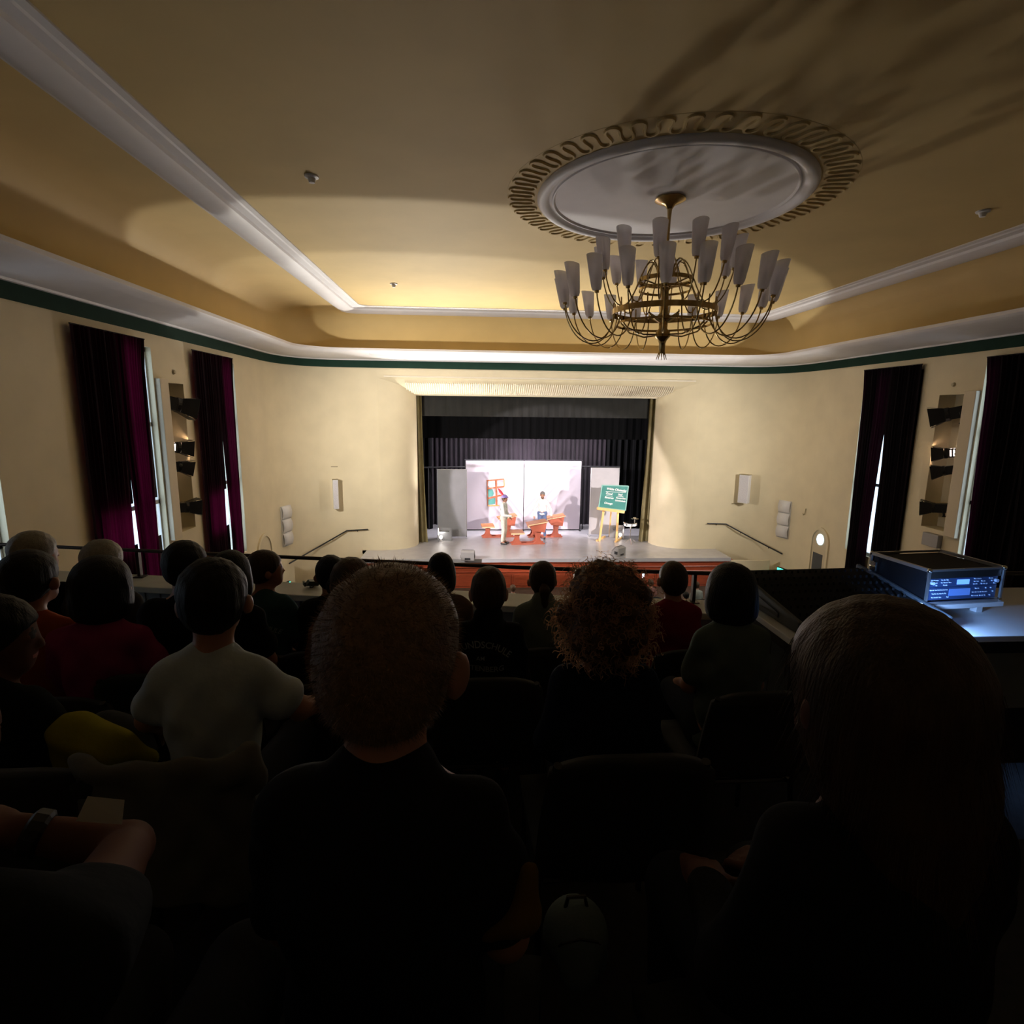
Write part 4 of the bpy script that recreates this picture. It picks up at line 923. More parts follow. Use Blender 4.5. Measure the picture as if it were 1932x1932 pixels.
# ================================================================== implicit-surface figures
def smin(a, b_, k):
    h = np.clip(0.5+0.5*(b_-a)/k, 0, 1); return b_*(1-h)+a*h-k*h*(1-h)
class SDF:
    def __init__(s): s.p = []; s.cut = []
    def cap(s, a, b_, ra, rb=None, k=.03): s.p.append(('c', np.array(a, float), np.array(b_, float), ra, ra if rb is None else rb, k)); return s
    def ell(s, c, r, R=None, k=.03): s.p.append(('e', np.array(c, float), np.array(r, float), R, 0, k)); return s
    def sub_ell(s, c, r, R=None, k=.01): s.cut.append(('e', np.array(c, float), np.array(r, float), R, k)); return s
    def half(s, p, n, k=.004): n = np.array(n, float); s.cut.append(('h', np.array(p, float), n/np.linalg.norm(n), None, k)); return s   # removes the side n points to
    @staticmethod
    def dist(q, P):
        if q[0] == 'c':
            a, b_ = q[1], q[2]; d = b_-a; L2 = max(d@d, 1e-12); t = np.clip(((P-a)@d)/L2, 0, 1)
            return np.linalg.norm(P-a-t[..., None]*d, axis=-1)-(q[3]+(q[4]-q[3])*t)
        p = P-q[1]
        if q[3] is not None: p = p @ q[3]
        k0 = np.linalg.norm(p/q[2], axis=-1); k1 = np.linalg.norm(p/q[2]**2, axis=-1)
        return k0*(k0-1)/np.maximum(k1, 1e-9)
    def bounds(s):
        lo, hi = np.full(3, 9e9), np.full(3, -9e9)
        for q in s.p:
            if q[0] == 'c': m = max(q[3], q[4]); l, h = np.minimum(q[1], q[2])-m, np.maximum(q[1], q[2])+m
            else: m = max(q[2]) if q[3] is not None else q[2]; l, h = q[1]-m, q[1]+m
            lo, hi = np.minimum(lo, l), np.maximum(hi, h)
        return lo, hi
    def mesh(s, h, noise=None):
        lo, hi = s.bounds(); lo = lo-3*h; n = np.ceil((hi+3*h-lo)/h).astype(int)+1
        ax = [lo[i]+h*np.arange(n[i]) for i in range(3)]
        F = np.full(n, 0.25)
        for q in s.p:
            if q[0] == 'c': m = max(q[3], q[4]); l, g = np.minimum(q[1], q[2])-m, np.maximum(q[1], q[2])+m
            else: m = max(q[2]) if q[3] is not None else q[2]; l, g = q[1]-m, q[1]+m
            pad = max(q[5], 3*h)+.02
            i0 = np.maximum(np.floor((l-pad-lo)/h).astype(int), 0); i1 = np.minimum(np.ceil((g+pad-lo)/h).astype(int)+1, n)
            sl = tuple(slice(i0[i], i1[i]) for i in range(3))
            P = np.stack(np.meshgrid(ax[0][sl[0]], ax[1][sl[1]], ax[2][sl[2]], indexing='ij'), -1)
            F[sl] = smin(F[sl], s.dist(q, P), q[5])
        if s.cut or noise:
            P = np.stack(np.meshgrid(*ax, indexing='ij'), -1)
            if noise: F = F + noise(P)
            for q in s.cut:
                if q[0] == 'h': d = (P-q[1])@q[2]
                else: d = -s.dist(('e', q[1], q[2], q[3], 0), P)
                F = -smin(-F, -d, q[-1])
        return nets(F, lo, h)
def nets(F, lo, h):
    S = F < 0; n = np.array(F.shape)
    c = np.zeros(tuple(n-1), int)
    for dx in (0, 1):
        for dy in (0, 1):
            for dz in (0, 1): c += S[dx:n[0]-1+dx, dy:n[1]-1+dy, dz:n[2]-1+dz]
    act = (c > 0) & (c < 8); idx = np.full(tuple(n-1), -1); ids = np.argwhere(act); idx[act] = np.arange(len(ids))
    acc = np.zeros((len(ids), 3)); cnt = np.zeros(len(ids))
    cor = [(a, b_, d) for a in (0, 1) for b_ in (0, 1) for d in (0, 1)]
    for i, a in enumerate(cor):
        for b_ in cor[i+1:]:
            if sum(abs(a[k]-b_[k]) for k in range(3)) != 1: continue
            fa = F[ids[:, 0]+a[0], ids[:, 1]+a[1], ids[:, 2]+a[2]]; fb = F[ids[:, 0]+b_[0], ids[:, 1]+b_[1], ids[:, 2]+b_[2]]
            m = (fa < 0) != (fb < 0); t = np.where(m, fa/np.where(m, fa-fb, 1), 0)
            acc += np.where(m[:, None], np.array(a)+t[:, None]*(np.array(b_)-np.array(a)), 0); cnt += m
    V = lo+h*(ids+acc/np.maximum(cnt, 1)[:, None])
    Q = []
    for ax_ in range(3):
        o1, o2 = [(1, 2), (2, 0), (0, 1)][ax_]
        a = [slice(None)]*3; b_ = [slice(None)]*3; a[ax_] = slice(0, n[ax_]-1); b_[ax_] = slice(1, n[ax_])
        D = S[tuple(a)] != S[tuple(b_)]; e = np.argwhere(D)
        e = e[(e[:, o1] > 0) & (e[:, o2] > 0) & (e[:, o1] < n[o1]-1) & (e[:, o2] < n[o2]-1)]
        ins = S[e[:, 0], e[:, 1], e[:, 2]]
        def g(d1, d2):
            q = e.copy(); q[:, o1] -= d1; q[:, o2] -= d2; return idx[q[:, 0], q[:, 1], q[:, 2]]
        quad = np.stack([g(1, 1), g(0, 1), g(0, 0), g(1, 0)], 1); quad[~ins] = quad[~ins][:, ::-1]
        Q.append(quad)
    Q = np.concatenate(Q) if Q else np.zeros((0, 4), int); Q = Q[(Q >= 0).all(1)]
    return V, Q
def mesh_np(name, V, Q, mats, mi=None):
    me = bpy.data.meshes.new(name); nv, nf = len(V), len(Q)
    me.vertices.add(nv); me.vertices.foreach_set('co', np.asarray(V, np.float32).ravel())
    me.loops.add(nf*4); me.loops.foreach_set('vertex_index', np.asarray(Q, np.int32).ravel())
    me.polygons.add(nf); me.polygons.foreach_set('loop_start', np.arange(nf, dtype=np.int32)*4)
    me.update(calc_edges=True); me.validate()
    for m in (mats if isinstance(mats, (list, tuple)) else [mats]): me.materials.append(m)
    me.polygons.foreach_set('use_smooth', np.ones(len(me.polygons), bool))
    if mi is not None and len(mi) == len(me.polygons): me.polygons.foreach_set('material_index', np.asarray(mi, np.int32))
    return me
def rotm(yaw=0, pitch=0, roll=0):
    return np.array(Euler((pitch, roll, yaw), 'XYZ').to_matrix())
def sd_obj(name, sdf, h, m, parent, noise=None, mi=None):
    V, Q = sdf.mesh(h, noise); me = mesh_np(name, V, Q, m, mi(V, Q) if mi else None)
    return place(name, me, parent)

SKIN = mat('skin', (.38, .19, .125), .5, spec=.25, var=.06, scale=14); SKIN_D = mat('shaded_skin', (.13, .055, .038), .6, spec=.15); SKIN2 = mat('tanned_skin', (.42, .21, .13), .5)  # the darker skin copy has the foreground shade put into its colour
EYEM = mat('eye_dark', (.02, .015, .012), .6, spec=.2); LIPM = mat('lip', (.40, .13, .11), .45)
HAIR = {'black': mat('black_hair', (.007, .006, .006), .55, spec=.2, var=.3, scale=60, stretch=(1, 1, .08), bump=.4, bscale=220),
        'brown': mat('brown_hair', (.050, .026, .013), .5, spec=.25, var=.3, scale=70, stretch=(1, 1, .08), bump=.4, bscale=240),
        'light': mat('light_brown_hair', (.19, .11, .06), .5, var=.25, scale=80, bump=.4, bscale=260),
        'grey': mat('grey_hair', (.26, .24, .21), .5, var=.2, scale=80, bump=.4, bscale=240),
        'ginger': mat('warm_brown_curls', (.10, .05, .024), .5, var=.3, scale=60, bump=.3, bscale=200)}
def cloth(name, col): return mat(name, col, .95, var=.10, scale=9, bump=.25, bscale=34, spec=.08)
M_TROU = cloth('dark_trousers', (.02, .022, .03)); M_SHOE = mat('dark_shoe', (.02, .02, .022), .5)

def hand(S, wrist, d, palm_n, side, s=1.0, curl=.5):
    """palm, four unequal bent fingers and a thumb leaving the side of the palm"""
    d = Vector(d).normalized(); n = Vector(palm_n); n = (n-d*n.dot(d)).normalized(); t = d.cross(n)*side
    w = Vector(wrist); pc = w+d*.045*s
    R = np.array([[t.x, d.x, n.x], [t.y, d.y, n.y], [t.z, d.z, n.z]])
    S.ell(pc, (.037*s, .048*s, .016*s), R, k=.012)
    for i, L in enumerate((.062, .072, .067, .052)):
        b0 = w+d*.085*s+t*(.027-.018*i)*s; a1 = d*math.cos(curl*.6)+n*math.sin(curl*.6); a2 = d*math.cos(curl*1.7)+n*math.sin(curl*1.7)
        b1 = b0+a1*L*.5*s; b2 = b1+a2*L*.5*s
        S.cap(b0-d*.02*s, b1, .0088*s, .0080*s, k=.006); S.cap(b1, b2, .0080*s, .0066*s, k=.004)
    b0 = w+d*.03*s+t*.03*s; b1 = b0+(d*.6+t*.75+n*.25).normalized()*.036*s; b2 = b1+(d*.85+t*.3+n*.35).normalized()*.03*s
    S.cap(w+d*.02*s+t*.015*s, b0, .013*s, .012*s, k=.01); S.cap(b0, b1, .011*s, .0095*s, k=.006); S.cap(b1, b2, .0095*s, .0075*s, k=.004)

def head_parts(S, hc, R, hw, hh, ear=1.0, ear_k=.004):
    """cranium, jaw, face, ears; R turns the head; +y is the face"""
    def T(x, y, zz): return hc + R @ np.array([x*hw, y*hw, zz*hh])
    S.ell(T(0, -.12, .12), (hw, hw*1.22, hh*.40), R, k=.02)
    S.ell(T(0, .30, -.14), (hw*.78, hw*.80, hh*.36), R, k=.03)
    S.cap(T(-.25, .72, -.36), T(.25, .72, -.36), hw*.30, hw*.30, k=.03)
    S.cap(T(0, 1.06, .02), T(0, 1.24, -.13), hw*.09, hw*.15, k=.015)
    for sx in (-1, 1):
        S.ell(T(sx*1.07, -.04, -.08), (hw*.15, hw*.28, hh*.135*ear), R @ rotm(-.45*sx, 0, 0), k=ear_k)
        S.ell(T(sx*.36, .98, .02), (hw*.22, hw*.12, hh*.05), R, k=.01)
    S.cap(T(-.22, 1.0, -.26), T(.22, 1.0, -.26), hw*.10, hw*.10, k=.015)
    return T

def figure(name, label, base, rz, SH, hs, hh, hw, hx=0.0, hy=.06, head=(0, 0, 0), hair='short', hcol='black', shirt=None, sleeve='short', trousers=None,
           shw=None, vox=.011, arms=None, sk=SKIN, group='audience on the balcony', neck_lean=0.0, build=1.0, legs='sit', slv=.68, collar=False, hvox=None, ear=1.0):
    """a seated (or standing) person, origin on the floor under the hips, facing +y"""
    u = SH/.88; root = thing(name, label, 'person', base, rz, group)
    shw = (shw or .165)*.82*u*build; sz = hs+SH-hh-.055*u; hip = hs+.085*u
    R = rotm(*head); hc = np.array([hx, hy, hs+SH-hh*.52])
    S = SDF(); T = head_parts(S, hc, R, hw, hh, ear)
    nb = np.array([hx*.5, hy*.55-.005, sz+.0]); S.cap((hx*.35, hy*.3, sz-.03), hc+R @ np.array([0, -.25*hw, -.30*hh]), hw*.66, hw*.60, k=.03)
    S.ell((0, 0, hip), (.155*u*build, .115*u, .10*u), k=.05); S.ell((0, -.005, hs+.25*u), (.125*u*build, .09*u, .15*u), k=.06)
    S.ell((0, .0, sz-.15*u), (.145*u*build, .098*u, .16*u), k=.06); S.cap((-shw*.75, 0, sz-.045*u), (shw*.75, 0, sz-.045*u), .05*u, k=.05)
    if arms is None:
        arms = {}
    J = {}
    for sx, key in ((-1, 'L'), (1, 'R')):
        e, wr = arms.get(key, ((sx*(shw+.045*u), .06*u, sz-.30*u), (sx*.09*u, .30*u, hip+.10*u)))
        s0 = (sx*shw, .0, sz-.05*u); J[key] = (s0, e, wr)
        S.cap(s0, e, .046*u, .036*u, k=.03); S.cap(e, wr, .036*u, .024*u, k=.015)
        d = Vector(wr)-Vector(e); hand(S, wr, d, (0, 0, -1) if abs(d.normalized().z) < .8 else (0, 1, 0), sx, .8+.2*u if u < 1 else 1.0)
    if legs == 'sit':
        LG = [((sx*.085*u, .05, hip), (sx*.10*u, .42*u, hs+.075*u), (sx*.10*u, .40*u, .08)) for sx in (-1, 1)]
    else:
        LG = legs
    for a, k_, f in LG:
        S.cap(a, k_, .078*u, .055*u, k=.04); S.cap(k_, f, .054*u, .036*u, k=.02); S.cap(f, (f[0], f[1]+.13*u, f[2]-.045), .036*u, .03*u, k=.02)
    def mi(V, Q):
        c = V[Q].mean(1); out = np.zeros(len(Q), int)
        for sx in (-1, 1): out[np.linalg.norm(c-T(sx*.36, 1.08, .06), axis=1) < hw*.17] = 1
        out[(np.abs(((c-T(0, 1.08, -.26)) @ R)[:, 2]) < hh*.022) & (np.linalg.norm(c-T(0, 1.08, -.26), axis=1) < hw*.34)] = 2
        return out
    sd_obj('body', S, vox, [sk, EYEM, LIPM], root, mi=mi)
    if shirt:
        C = SDF(); o_ = .012
        C.ell((0, -.005, hs+.22*u), (.14*u*build+o_, .105*u+o_, .17*u), k=.05); C.ell((0, 0, sz-.15*u), (.148*u*build+o_, .103*u+o_, .165*u+o_*.5), k=.06)
        C.cap((-shw*.8, 0, sz-.045*u), (shw*.8, 0, sz-.045*u), .052*u+o_*.6, k=.05); C.ell((0, 0, hs+.06), (.155*u*build+o_, .118*u+o_, .08*u), k=.05)
        C.cap((hx*.2, hy*.1, sz-.04), (hx*.35, hy*.3, sz+.004), hw*.9, hw*.74, k=.03)
        if collar: C.cap((hx*.3, hy*.2-.02, sz), (hx*.4, hy*.3-.02, sz+.045), hw*.95, hw*.85, k=.02)
        for key in ('L', 'R'):
            s0, e, wr = [np.array(q) for q in J[key]]
            if sleeve == 'short': C.cap(s0, s0+(e-s0)*slv, .044*u+o_, .052*u+o_, k=.018)
            elif sleeve == 'none': pass
            else: C.cap(s0, e, .054*u+o_, .044*u+o_, k=.03); C.cap(e, e+(wr-e)*.92, .044*u+o_, .034*u+o_, k=.015)
        if sleeve == 'short':
            for key in ('L', 'R'):
                s0, e, _ = [np.array(q) for q in J[key]]; d = e-s0
        def wr_(P): return .004*np.sin(P[..., 2]*38+P[..., 0]*17)*np.sin(P[..., 0]*23+P[..., 2]*9) + .003*np.sin(P[..., 0]*51-P[..., 2]*43)
        sd_obj('shirt', C, vox, shirt, root, noise=wr_)
    Pn = SDF()
    for a, k_, f in LG: Pn.cap(a, k_, .082*u+.008, .060*u+.006, k=.04); Pn.cap(k_, (f[0], f[1], f[2]+.05), .060*u+.006, .05*u, k=.02)
    Pn.ell((0, 0, hip-.02), (.158*u*build+.006, .118*u+.006, .10*u), k=.05); sd_obj('trousers', Pn, max(vox, .011), trousers or M_TROU, root)
    for a, k_, f in LG:
        Sh = SDF(); Sh.cap((f[0], f[1]-.02, .04), (f[0], f[1]+.15*u, .035), .042*u, .036*u); Sh.half((0, 0, .0), (0, 0, -1)); sd_obj('shoe', Sh, .012, M_SHOE, root)
    if hair: hair_of(root, hair, hcol, hc, R, hw, hh, hvox or vox*.8, T)
    root['_head'] = 0; del root['_head']
    return root, dict(hc=hc, R=R, T=T, J=J, sz=sz, u=u, hip=hip)

def hair_of(root, kind, hcol, hc, R, hw, hh, vox, T):
    m = HAIR[hcol]; H = SDF()
    def nz(a, f1, f2):
        return lambda P: a*np.sin(P[..., 0]*f1+2*np.sin(P[..., 2]*9))*np.sin(P[..., 1]*f1*.9) + a*.6*np.sin(P[..., 2]*f2+P[..., 0]*f2*.6)
    if kind == 'short':
        H.ell(T(0, -.14, .13), (hw*1.05+.004, hw*1.26+.004, hh*.41+.006), R, k=.02); H.ell(T(0, -.45, -.10), (hw*.86, hw*.80, hh*.30), R, k=.03)
        H.sub_ell(T(0, 1.02, -.24), (hw*1.15, hw*.88, hh*.42), R, k=.01); H.half(T(0, 0, -.36), R @ np.array([0, .15, -1.0])); sd_obj('hair', H, vox, m, root, noise=nz(.0018, 190, 130))
    elif kind == 'buzz':
        H.ell(T(0, -.14, .13), (hw*1.03+.003, hw*1.24+.003, hh*.405+.004), R, k=.02); H.ell(T(0, -.42, -.12), (hw*.90, hw*.86, hh*.33), R, k=.04)
        H.sub_ell(T(0, 1.0, -.22), (hw*1.2, hw*.86, hh*.44), R, k=.01); H.half(T(0, -.6, -.40), R @ np.array([0, .35, -1.0])); o = sd_obj('hair', H, vox, m, root, noise=nz(.0012, 150, 120)); return o
    elif kind in ('bob', 'long', 'curly'):
        g = {'bob': 1.16, 'long': 1.14, 'curly': 1.2}[kind]
        H.ell(T(0, -.16, .12), (hw*g, hw*1.36, hh*.45), R, k=.03)
        if kind == 'bob':
            H.ell(T(0, -.22, -.22), (hw*1.26, hw*1.18, hh*.36), R, k=.05); H.ell(T(0, -.35, -.42), (hw*1.12, hw*.95, hh*.20), R, k=.05)
            H.half(T(0, 0, -.60), R @ np.array([0, .12, -1.0]), k=.02)
        if kind == 'long':
            H.ell(T(0, -.35, -.25), (hw*1.22, hw*1.05, hh*.42), R, k=.06); H.cap(T(-.35, -.75, -.5), T(-.75, -.95, -1.35), hw*.62, hw*.42, k=.06); H.cap(T(.3, -.75, -.5), T(.35, -1.0, -1.4), hw*.62, hw*.38, k=.06); H.cap(T(0, -.8, -.5), T(-.2, -1.05, -1.45), hw*.6, hw*.4, k=.06)
        if kind == 'curly':
            rr = random.Random(5)
            for i in range(42):
                a, e = rr.uniform(0, 2*PI), rr.uniform(-.5, 1.4); ru = rr.uniform(.85, 1.12)
                H.ell(T(1.45*ru*math.cos(a)*math.cos(e), -.2+1.45*ru*math.sin(a)*math.cos(e), .10+.62*ru*math.sin(e)*.85), (hw*rr.uniform(.28, .48),)*3, None, k=.03)
            H.ell(T(0, -.30, -.25), (hw*1.35, hw*1.15, hh*.36), R, k=.05)
        H.sub_ell(T(0, 1.25, -.28), (hw*.95, hw*.95, hh*.55), R, k=.015)
        sd_obj('hair', H, vox, m, root, noise=nz(.0012 if kind != 'curly' else .004, 160, 40 if kind != 'curly' else 110))
    elif kind == 'ponytail':
        H.ell(T(0, -.14, .13), (hw*1.05+.004, hw*1.26+.004, hh*.41+.006), R, k=.02); H.ell(T(0, -.45, -.10), (hw*.86, hw*.80, hh*.30), R, k=.03)
        H.sub_ell(T(0, 1.02, -.24), (hw*1.15, hw*.88, hh*.42), R, k=.01); H.half(T(0, 0, -.36), R @ np.array([0, .15, -1.0])); sd_obj('hair', H, vox, m, root, noise=nz(.0015, 190, 60))
        tail = SDF(); tail.cap(T(0, -1.30, .0), T(0, -1.62, -.15), hw*.20, hw*.34, k=.03); tail.cap(T(0, -1.62, -.15), T(.05, -1.45, -.85), hw*.36, hw*.26, k=.03); tail.cap(T(.05, -1.45, -.85), T(.02, -1.32, -1.15), hw*.26, hw*.08, k=.03)
        sd_obj('ponytail', tail, vox, m, root, noise=nz(.002, 220, 20))
        b = MB(); c = Vector(T(0, -1.36, -.02)); b.lathe([(hw*.22, -.008), (hw*.29, 0), (hw*.22, .008)], n=12, M=Matrix(np.array(R)).to_4x4() @ Matrix.Rotation(PI/2.4, 4, 'X'), c=c); obj('hair_tie', b, M_WHITEPL, root, world=False)
    elif kind == 'cap':
        H.ell(T(0, -.14, .13), (hw*1.05+.004, hw*1.26+.004, hh*.41+.004), R, k=.02); H.sub_ell(T(0, 1.02, -.24), (hw*1.15, hw*.88, hh*.42), R, k=.01); H.half(T(0, 0, -.30), R @ np.array([0, .15, -1.0])); sd_obj('hair', H, vox, m, root)
# ================================================================== chairs
M_PAD = mat('black_upholstery', (.012, .012, .014), .85, var=.2, scale=30); M_CHFR = mat('dark_steel_tube', (.05, .05, .055), .35, metal=.8)
def make_chair():
    root = thing('hall_chair', 'x', 'chair', group='black chairs on the balcony')
    b = MB(); b.grid(lambda u, v: ((u-.5)*.42*(1-.06*v), -.18+.40*(1-v), .425+.02*math.sin(PI*u)*.4-.015*math.cos(PI*v)), 8, 6); obj('seat', b, M_PAD, root, smooth='all', solid=.04, world=False)
    def bk(u, v):
        x = (u-.5)*.42*(1-.10*v*v); return (x, -.24-.05*v-.035*(1-(2*u-1)**2), .50+.35*v-(.05*abs(2*u-1)**3*v))
    b = MB(); b.grid(bk, 12, 8); obj('backrest', b, M_PAD, root, smooth='all', solid=.028, world=False)
    for sx in (-1, 1):
        b = MB(); b.tube([(sx*.20, .20, 0), (sx*.195, .19, .40)], .011, 8); obj('leg', b, M_CHFR, root, smooth=True, world=False)
        b = MB(); b.tube([(sx*.20, -.27, 0), (sx*.195, -.19, .40), (sx*.195, -.235, .50), (sx*.185, -.27, .70), (sx*.17, -.30, .82)], .011, 8); obj('leg', b, M_CHFR, root, smooth=True, world=False)
        b = MB(); b.tube([(sx*.196, -.19, .40), (sx*.196, .19, .40)], .010, 6); obj('side_rail', b, M_CHFR, root, smooth=True, world=False)
    for y in (.15, -.16):
        b = MB(); b.tube([(-.196, y, .395), (.196, y, .395)], .010, 6); obj('cross_rail', b, M_CHFR, root, smooth=True, world=False)
    return root
CHAIR0 = make_chair(); CHAIR_USED = [False]
def chair_at(x, y, zf, rz, label, group='black chairs on the balcony'):
    c = CHAIR0 if not CHAIR_USED[0] else copy_tree(CHAIR0); CHAIR_USED[0] = True
    c.location = (x, y, zf); c.rotation_euler = (0, 0, rz); c['label'] = label; c['group'] = group
    return c

SEAT = .45
def sit(px, ytop, Y, row, label, rz=0.0, hh=.195, hw=.070, who='child', chair=True, hs=SEAT, hy=.05, **kw):
    P = at(px, ytop, Y); fl = BF[row] if isinstance(row, str) else row
    hair_up = {'short': .006, 'buzz': .004, 'bob': .012, 'long': .012, 'curly': .035, 'ponytail': .006, 'cap': .01}.get(kw.get('hair', 'short'), 0)
    SH = P.z-hair_up-fl-hs; hx = kw.pop('hx', 0.0)
    c, s = math.cos(rz), math.sin(rz); base = Vector((P.x-(c*hx-s*hy), P.y-(s*hx+c*hy), fl))
    root, inf = figure('person', label, base, rz, SH, hs, hh, hw, hx=hx, hy=hy, **kw)
    if chair: chair_at(base.x, base.y+.02, fl, rz, 'black chair under the '+who)
    return root, inf

def fuzz(root, hair_name, n, length, m, seed=1, comb=(0, .3, -.5), curl=0.0, width=.0006, name='loose_hair'):
    ho = [c for c in root.children if c.name.split('.')[0] == hair_name][0]; me = ho.data
    rr = random.Random(seed); V = []; F = []; P = me.polygons; cnt = len(P); comb = Vector(comb)
    for i in range(n):
        p = P[rr.randrange(cnt)]; nrm = p.normal.copy(); c = p.center+Vector((rr.uniform(-1, 1), rr.uniform(-1, 1), rr.uniform(-1, 1)))*.004
        d = (nrm+comb*.8+Vector((rr.uniform(-1, 1), rr.uniform(-1, 1), rr.uniform(-1, 1)))*.35).normalized()
        L = length*rr.uniform(.6, 1.3); sd = d.cross(Vector((rr.uniform(-1, 1), rr.uniform(-1, 1), rr.uniform(-1, 1)))).normalized()*width
        k = len(V)
        if curl == 0:
            V += [c-nrm*.003-sd, c-nrm*.003+sd, c+d*L]; F.append((k, k+1, k+2))
        else:
            a = d.orthogonal().normalized(); b2 = d.cross(a); ns = 14; turns = rr.uniform(1.2, 2.4); ph = rr.uniform(0, 6.28); rad = curl*rr.uniform(.7, 1.3)
            for j in range(ns+1):
                t = j/ns; ang = ph+turns*2*PI*t; q = c-nrm*.004+d*L*t+(a*math.cos(ang)+b2*math.sin(ang))*rad*min(1, t*3)+Vector((0, 0, -.02*t*t))
                V += [q-sd*2, q+sd*2]
                if j: F.append((k+2*j-2, k+2*j-1, k+2*j+1, k+2*j))
    mb = MB(); mb.add(V, F); o = obj(name, mb, m, root, world=False, recalc=False); o['kind'] = 'stuff'; return o

def shirt_print(root, lines, m, name='print'):
    """lettering wrapped on the back of the shirt"""
    so = [c for c in root.children if c.name.split('.')[0] == 'shirt'][0]
    bv = BVHTree.FromPolygons([v.co for v in so.data.vertices], [tuple(p.vertices) for p in so.data.polygons])
    out = MB()
    for txt, x, zz, size, bend in lines:
        tm = text_mb(txt, size, bold=size*.008, extrude=0.0); V = []
        for (a, c, _) in tm.v:
            ang = a*bend
            if bend: xx, zc = x+math.sin(ang)*(1/bend+c), zz+math.cos(ang)*(1/bend+c)-1/bend
            else: xx, zc = x+a, zz+c
            h = bv.ray_cast(Vector((xx, -1.0, zc)), Vector((0, 1, 0)))[0]
            V.append((xx, (h.y if h is not None else -.13)-.002, zc))
        out.add(V, tm.f)
    return obj(name, out, m, root, world=False, recalc=False)

C = cloth
# ------------------------------------------------------------------ row B, nearest
boy, bi = sit(735, 1066, .70, 'B', 'boy with close cropped hair in a black shirt, large in the middle foreground', who='boy in the middle foreground', hair='buzz', hcol='light', hh=.222, hw=.083, vox=.0062,
     shirt=C('black_tee', (.011, .011, .013)), head=(-.10, .02, .05), hx=.0, hy=.06, shw=.165, rz=-.12, ear=1.12)
fuzz(boy, 'hair', 9000, .008, HAIR['light'], 3, (0, .4, -.6), width=.0005)
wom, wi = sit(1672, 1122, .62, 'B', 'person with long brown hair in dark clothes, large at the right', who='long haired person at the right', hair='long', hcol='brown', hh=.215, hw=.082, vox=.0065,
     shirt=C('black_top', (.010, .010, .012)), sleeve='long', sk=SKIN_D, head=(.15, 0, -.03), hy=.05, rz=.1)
fuzz(wom, 'hair', 2500, .07, HAIR['brown'], 9, (-.1, -.15, -5.0), width=.0004)
# person at the left border: only the bent arm shows
LB = Vector((-.46, .40, BF['B'])); el = at(238, 1600, .74)-LB; wr_l = at(40, 1568, .72)-LB
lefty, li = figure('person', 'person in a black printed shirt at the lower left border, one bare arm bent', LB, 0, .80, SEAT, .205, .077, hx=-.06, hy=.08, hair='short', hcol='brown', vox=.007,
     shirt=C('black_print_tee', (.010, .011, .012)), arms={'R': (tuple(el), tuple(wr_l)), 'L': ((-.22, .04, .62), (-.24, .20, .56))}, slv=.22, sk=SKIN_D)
chair_at(LB.x, LB.y, LB.z, 0, 'black chair under the person at the lower left border')
shirt_print(lefty, [('SK', .02, .80, .07, 0), ('8', .09, .70, .06, 0)], mat('grey_print', (.30, .32, .34), .8))
b = MB(); ax = (wr_l-el).normalized(); w0 = el.lerp(wr_l, .86); b.lathe([(.026, -.012), (.031, -.008), (.031, .008), (.026, .012)], n=16, M=ax.to_track_quat('Z', 'Y').to_matrix().to_4x4(), c=w0); obj('wrist_watch', b, M_BLACK, lefty, world=False)
# ------------------------------------------------------------------ row C
tee, ti = sit(397, 1054, 1.46, 'C', 'child in a white T-shirt with dark hair left of the boy in the foreground', who='child in the white T-shirt', hair='short', hcol='black', hh=.205, hw=.076, vox=.0085,
     shirt=C('white_tee', (.45, .52, .58)), shw=.165, head=(.2, -.05, 0), arms={'R': ((.205, .05, .79), (.262, .16, .755)), 'L': ((-.185, .03, .78), (-.215, .14, .69))}, build=.86, slv=.62)
cur, ci = sit(1143, 1078, 1.46, 'C', 'person with a big mop of curly hair in a dark navy top', who='curly haired person', hair='curly', hcol='ginger', hh=.195, hw=.073, vox=.0095, shirt=C('navy_top', (.010, .011, .022)), sleeve='long', shw=.160)
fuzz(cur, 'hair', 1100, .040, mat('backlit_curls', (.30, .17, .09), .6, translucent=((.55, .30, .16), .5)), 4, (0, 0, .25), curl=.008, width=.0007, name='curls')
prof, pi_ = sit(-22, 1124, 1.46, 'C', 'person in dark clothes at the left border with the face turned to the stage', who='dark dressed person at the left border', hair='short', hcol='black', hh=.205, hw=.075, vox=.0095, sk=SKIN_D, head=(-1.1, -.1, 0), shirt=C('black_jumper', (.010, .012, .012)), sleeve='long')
# ------------------------------------------------------------------ row D
mag, mi_ = sit(187, 1046, 2.16, 'D', 'person with a black bob in a magenta top', who='person in the magenta top', hair='bob', hcol='black', hh=.215, hw=.082, shirt=C('magenta_top', (.27, .030, .11)), shw=.185, build=1.0,
     arms={'R': ((.27, .07, .58), (.31, .24, .66)), 'L': ((-.26, .06, .60), (-.1, .3, .6))})
org, oi = sit(50, 1038, 2.2, 'D', 'dark haired person in an orange red shirt', who='person in the orange red shirt', hair='short', hcol='black', hh=.21, hw=.081, shirt=C('orange_red_shirt', (.30, .055, .016)), shw=.175, build=1.1)
blk, ki = sit(346, 1020, 2.32, 'D', 'child with dark hair and headphones wire in a black shirt beside the left curtain', who='child in black near the left curtain', hair='short', hcol='black', hh=.195, hw=.072, shirt=C('black_shirt', (.009, .009, .010)), sleeve='long', shw=.15)
blk['label'] = 'dark haired child in a black shirt in front of the left spotlight niche'
dk, dki = sit(432, 1036, 2.4, 'D', 'dark haired child leaning behind the white T-shirt child', who='child behind the white T-shirt child', hair='bob', hcol='black', hh=.19, hw=.068, shirt=C('dark_shirt', (.010, .012, .014)), shw=.14)
